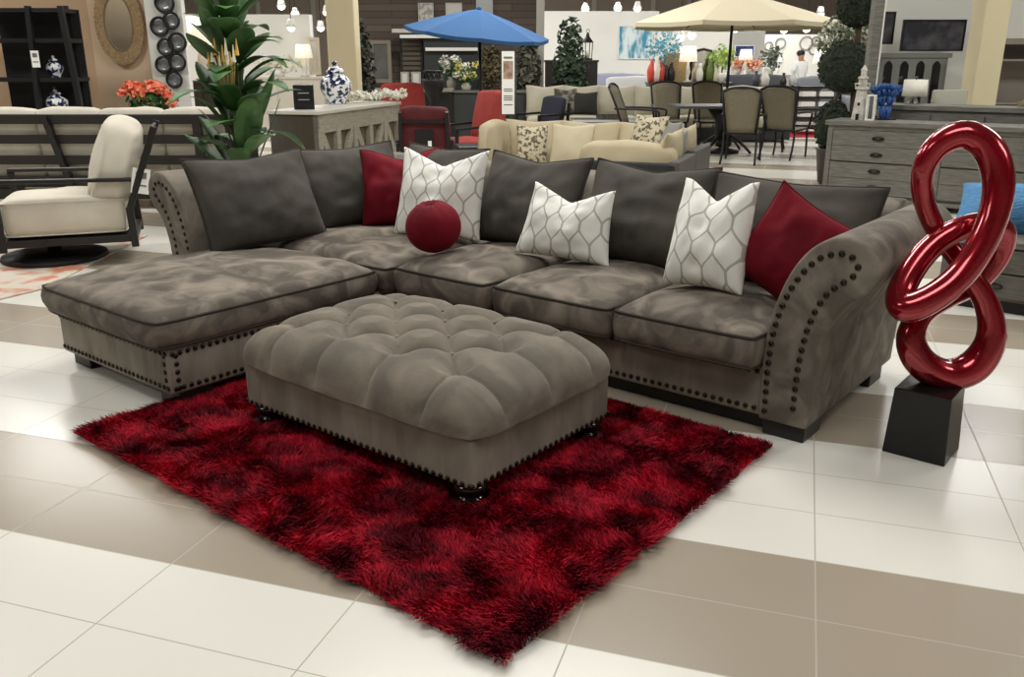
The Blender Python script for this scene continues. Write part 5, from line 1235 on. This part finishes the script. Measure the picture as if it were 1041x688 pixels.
# ---- right display wall: dark paintings, glazed hutch, headboard
art('dark_painting', 'wide dark painting with pale streaks on the right white wall', 918, 20, 977, 52, 12.95, (44, 44, 50), (112, 108, 112), 3.2, .45, .75, BLACK)
art('narrow_picture', 'narrow dark picture on the right white wall beside the grey post', 898, 12, 906, 45, 13.3, (52, 52, 54), (90, 88, 86), 3, .4, .6, BLACK)
a_, b_ = at(893, 54, 12.5), at(958, 100, 12.5)
hu = thing('glazed_hutch', 'grey hutch with arched glass doors under the dark painting', 'cabinet', ((a_.x+b_.x)/2, 12.5, 0)); ww = (b_.x-a_.x)/2; hz = a_.z
HUT = mat('hutch_grey', (120, 122, 118), .6)
bm = B(); box(bm, -ww, ww, .32, .36, 0, hz); box(bm, -ww, -ww+.05, 0, .32, 0, hz); box(bm, ww-.05, ww, 0, .32, 0, hz); box(bm, -ww-.04, ww+.04, -.03, .38, hz-.06, hz); box(bm, -ww, ww, 0, .34, 0, .62); obj('carcass', bm, HUT, hu)
for z in (.62, .86, 1.1): bm = B(); box(bm, -ww, ww, .02, .32, z, z+.02); obj('shelf', bm, mat('hutch_inside', (70, 72, 70), .6), hu)
for k in range(4):
    x0 = -ww+.04+k*(2*ww-.08)/4; x1 = x0+(2*ww-.08)/4
    bm = B(); box(bm, x0, x0+.05, -.02, .0, .62, hz-.07); box(bm, x1-.05, x1, -.02, 0, .62, hz-.07); box(bm, x0, x1, -.02, 0, .62, .68)
    pts_ = [(x0+.05, hz-.07), (x0+.05, hz-.16)]+[(x0+.05+(x1-x0-.1)*f, hz-.16+.06*math.sin(PI*f)) for f in np.linspace(.1, .9, 7)]+[(x1-.05, hz-.16), (x1-.05, hz-.07)]
    prism(bm, pts_, -.02, 0); dr = obj('glass_door', bm, HUT, hu)
    bm = B(); box(bm, x0+.05, x1-.05, -.012, -.008, .68, hz-.1); obj('pane', bm, mat('clear_glass', (225, 230, 230), .03, trans=1), dr)
for x, z, wh_ in ((-.35, 1.12, 'left on the upper shelf'), (-.1, 1.12, 'middle of the upper shelf'), (.12, 1.12, 'right on the upper shelf'), (-.3, .88, 'left on the lower shelf'), (.28, .88, 'right on the lower shelf')):
    t = thing('glass_bowl', f'small pale bowl inside the grey glazed hutch, {wh_}', 'bowl', (hu.location.x+x, 12.68, z+.001), 0, 'bowls in the glazed hutch'); bm = B(); lathe(bm, [(.03, 0), (.06, .05), (.07, .08), (.06, .08), (.02, .02)], 16); obj('bowl', bm, WHITE, t, True)
hb_ = thing('upholstered_headboard', 'pale grey upholstered headboard leaning beside the cream column', 'headboard', (at(965, 100, 10.0).x, 10.0, 0)); zh = zt(91, 10.0, 963)
boxcushion('panel', -.18, .18, -.06, .06, .1, zh, mat('pale_linen', (168, 166, 150), .85), hb_, .0, 14, 2, .04, .01)
bm = B(); box(bm, -.17, -.12, -.03, .03, 0, .12); obj('leg', bm, GWOOD, hb_)
bm = B(); box(bm, .12, .17, -.03, .03, 0, .12); obj('leg', bm, GWOOD, hb_)
hu2 = thing('grey_bookcase', 'grey bookcase beyond the cream column at the right edge', 'shelf', (at(1045, 60, 11.6).x, 11.6, 0)); zz = zt(39, 11.6, 1030)
bm = B(); box(bm, -.5, .6, .36, .4, 0, zz); box(bm, -.5, -.44, 0, .36, 0, zz); box(bm, .54, .6, 0, .36, 0, zz); box(bm, -.54, .64, -.03, .4, zz-.07, zz); obj('carcass', bm, mat('bookcase_grey', (134, 126, 116), .6), hu2)
for y in (60, 104): z = zt(y, 11.6, 1030); bm = B(); box(bm, -.44, .54, 0, .36, z-.025, z); obj('shelf', bm, mat('bookcase_grey', (134, 126, 116), .6), hu2)
# ---- low chest with cushions at the right edge
pa, pb = ground(1052, 324), ground(950, 308)
lang = math.atan2(pa.y-pb.y, pa.x-pb.x); LL = (pa-pb).length+.6
lc = thing('low_chest', 'low weathered grey chest of drawers under the blue cushion at the right edge', 'chest', (pb.x, pb.y, 0), lang)
LZ = .43
bm = B(); box(bm, -.02, LL, -.02, .5, LZ-.04, LZ); obj('top', bm, GWOOD, lc, bevel=.006)
bm = B(); box(bm, 0, LL-.02, .02, .48, .07, LZ-.04); obj('carcass', bm, GWOOD, lc)
for k in range(2):
    for j in range(2):
        x0 = .04+k*(LL-.08)/2; x1 = x0+(LL-.1)/2; z0 = .09+j*.15
        bm = B(); box(bm, x0, x1, -.002, .02, z0, z0+.14); dr = obj('drawer', bm, GWOOD, lc, bevel=.004)
        bm = B(); cx = (x0+x1)/2; tube(bm, [(cx+.05*math.cos(2*PI*i/18), -.014, z0+.07+.016*math.sin(2*PI*i/18)) for i in range(18)], .006, 6, True); obj('pull', bm, mat('dark_bronze', (52, 48, 42), .35, metal=.8), dr, True)
bm = B(); box(bm, 0, LL-.02, .03, .46, 0, .07); obj('plinth', bm, BLACK, lc)
ML = Matrix.Rotation(lang, 3, 'Z')
def onl(x, y, z=LZ): return Vector((pb.x, pb.y, z))+ML @ Vector((x, y, 0))
BLU = mat('blue_weave', (86, 142, 184), .8, c2=(70, 122, 168), scale=30, stretch=(1, 1, 4), bump=.6, bscale=26, bdist=.02)
o_ = pillow('floor_cushion', 1.05, .36, .32, BLU, None, .03, 0, n=30, seed=81, wr=.01); o_.location = onl(.5, .3, LZ-.0); o_.rotation_euler = (-.8, .0, lang+.1); tag(o_, 'big blue ribbed cushion lying on the low grey chest', 'cushion')
o_ = pillow('throw_pillow', .42, .3, .12, mat('black_white_print', (222, 220, 210), .85, c2=(40, 42, 48), scale=26, detail=1, lo=.48, hi=.52), None, .05, 0, n=20, seed=82); o_.location = onl(.72, .06, LZ); o_.rotation_euler = (-.5, 0, lang+.2); tag(o_, 'black and white patterned cushion in front of the blue cushion', 'cushion')
# ---- hanging spotlights far away
sp_ = [(286, 6, 22), (300, 14, 26), (595, 9, 27), (628, 8, 27), (648, 8, 24), (727, 28, 27.5), (748, 29, 24), (797, 30, 27), (820, 29, 27), (834, 14, 22), (296, 28, 18.5), (326, 28, 23), (332, 12, 23.6), (692, 38, 25), (703, 36, 25)]
zone = lambda px: 'the cream wall' if px < 340 else ('the white wall' if px < 660 else ('the blush wall' if px < 740 else 'the plate wall'))
ORD = ['first', 'second', 'third', 'fourth', 'fifth']
for k, (px, py, d) in enumerate(sp_):
    p_ = at(px, py, d); near_ = zone(px); rank_ = ORD[sorted(q_ for q_, *_ in sp_ if zone(q_) == near_).index(px)]
    t = thing('pendant_spotlight', f'lit spotlight hanging from a thin rod above {near_}, {rank_} from the left', 'light', p_, 0, 'hanging spotlights above '+near_)
    bm = B(); lathe(bm, [(.05, .16), (.07, .12), (.1, 0), (.09, 0)], 16); obj('housing', bm, WHITE, t, True)
    bm = B(); ball(bm, (0, 0, .0), .1*d/24, 2); obj('bulb', bm, mat('lit_bulb', (255, 248, 232), .5, emit=6), t, True)
    bm = B(); tube(bm, [(0, 0, .14), (0, 0, ZC-p_.z)], .008, 6); obj('rod', bm, BLACK, t, True)

# ---- more of the far displays (clutter between the dining set and the plate wall)
t_, zc_ = farcab('dark low counter in the far display behind the sling chairs', 762, 835, 89, 19.6, mat('dark_sideboard', (64, 56, 50), .5), 'display_counter'); zc_ += .001
for px, s_, c_, lab in ((768, .34, (60, 62, 66), 'slate vase on the dark far counter, first from the umbrella pole'), (777, .42, (210, 208, 198), 'cream vase on the dark far counter beside the slate vase'), (796, .3, (40, 40, 42), 'black vase on the dark far counter in front of the grey sofa'), (806, .36, (188, 190, 186), 'pale grey vase on the dark far counter below the person')):
    t = thing('vase', lab, 'vase', (at(px, 85, 19.8).x, 19.8, zc_), 0, 'vases on the dark far counter')
    bm = B(); lathe(bm, [(r*s_, z*s_) for r, z in ((.16, 0), (.24, .2), (.25, .45), (.13, .72), (.09, .85), (.12, 1))], 16); obj('body', bm, mat('glaze_%d' % int(px*10), c_, .3), t, True)
shrub('dark_fern', 'dark leafy plant on the pale far cabinet around the white lantern', 784, 60, 23.0, .3, mat('dusky_leaf', (70, 82, 66), .7, island=.5, c2=(120, 128, 112), scale=9), z2, 150, .14)
farlamp('white shaded lamp in the far display to the right of the person', 836, 66, 24.5, 1.3, base=0.0+zt(84, 24.5))
t_, zq_ = farcab('grey cabinet under the far lamp beside the topiary', 828, 850, 84, 24.2, mat('mid_grey_board', (120, 120, 116), .6)); 
bpy.data.objects[t_.name]

for k, px in enumerate((186, 262, 318, 604, 664, 700)):
    p_ = at(px, 6, YB-.1); bm = B(); box(bm, p_.x-.09, p_.x+.09, YB-.12, YB, 1.5, ZC); tag(obj('trim_%d' % (k+1), bm, mat('trim_mullion', (206, 202, 192), .7)), kind='structure')
for k, z in enumerate((2.9, 4.1)):
    bm = B(); box(bm, XL, XR, YB-.1, YB, z, z+.12); tag(obj('trim_%d' % (k+7), bm, MATS['trim_mullion']), kind='structure')
# ------------------------------------------------------------------ light
def area(x, y, z, sx, sy, e, c=(1, .985, .955), rot=(0, 0, 0)):
    l = bpy.data.lights.new('ceiling_lamp', 'AREA'); l.shape = 'RECTANGLE'; l.size = sx; l.size_y = sy; l.energy = e; l.color = c
    o = bpy.data.objects.new('ceiling_lamp', l); C.objects.link(o); o.location = (x, y, z); o.rotation_euler = rot
for y, e in ((.6, 118), (6.5, 250), (13.5, 240), (20, 300), (27, 360)):
    for x in (-7, 0, 7): area(x, y, ZC-.25, 3.2, 1.6, e)
w = bpy.data.worlds.new('world'); bpy.context.scene.world = w; w.use_nodes = True
w.node_tree.nodes['Background'].inputs['Color'].default_value = (1, .98, .94, 1)
w.node_tree.nodes['Background'].inputs['Strength'].default_value = .25
sc = bpy.context.scene
sc.view_settings.view_transform = 'Standard'; sc.view_settings.look = 'None'; sc.view_settings.gamma = 1; sc.view_settings.use_curve_mapping = False
sc.view_settings.exposure = 0.0
sc.cycles.use_denoising = True
sc.cycles.max_bounces = 6; sc.cycles.diffuse_bounces = 3; sc.cycles.glossy_bounces = 4; sc.cycles.sample_clamp_indirect = 4
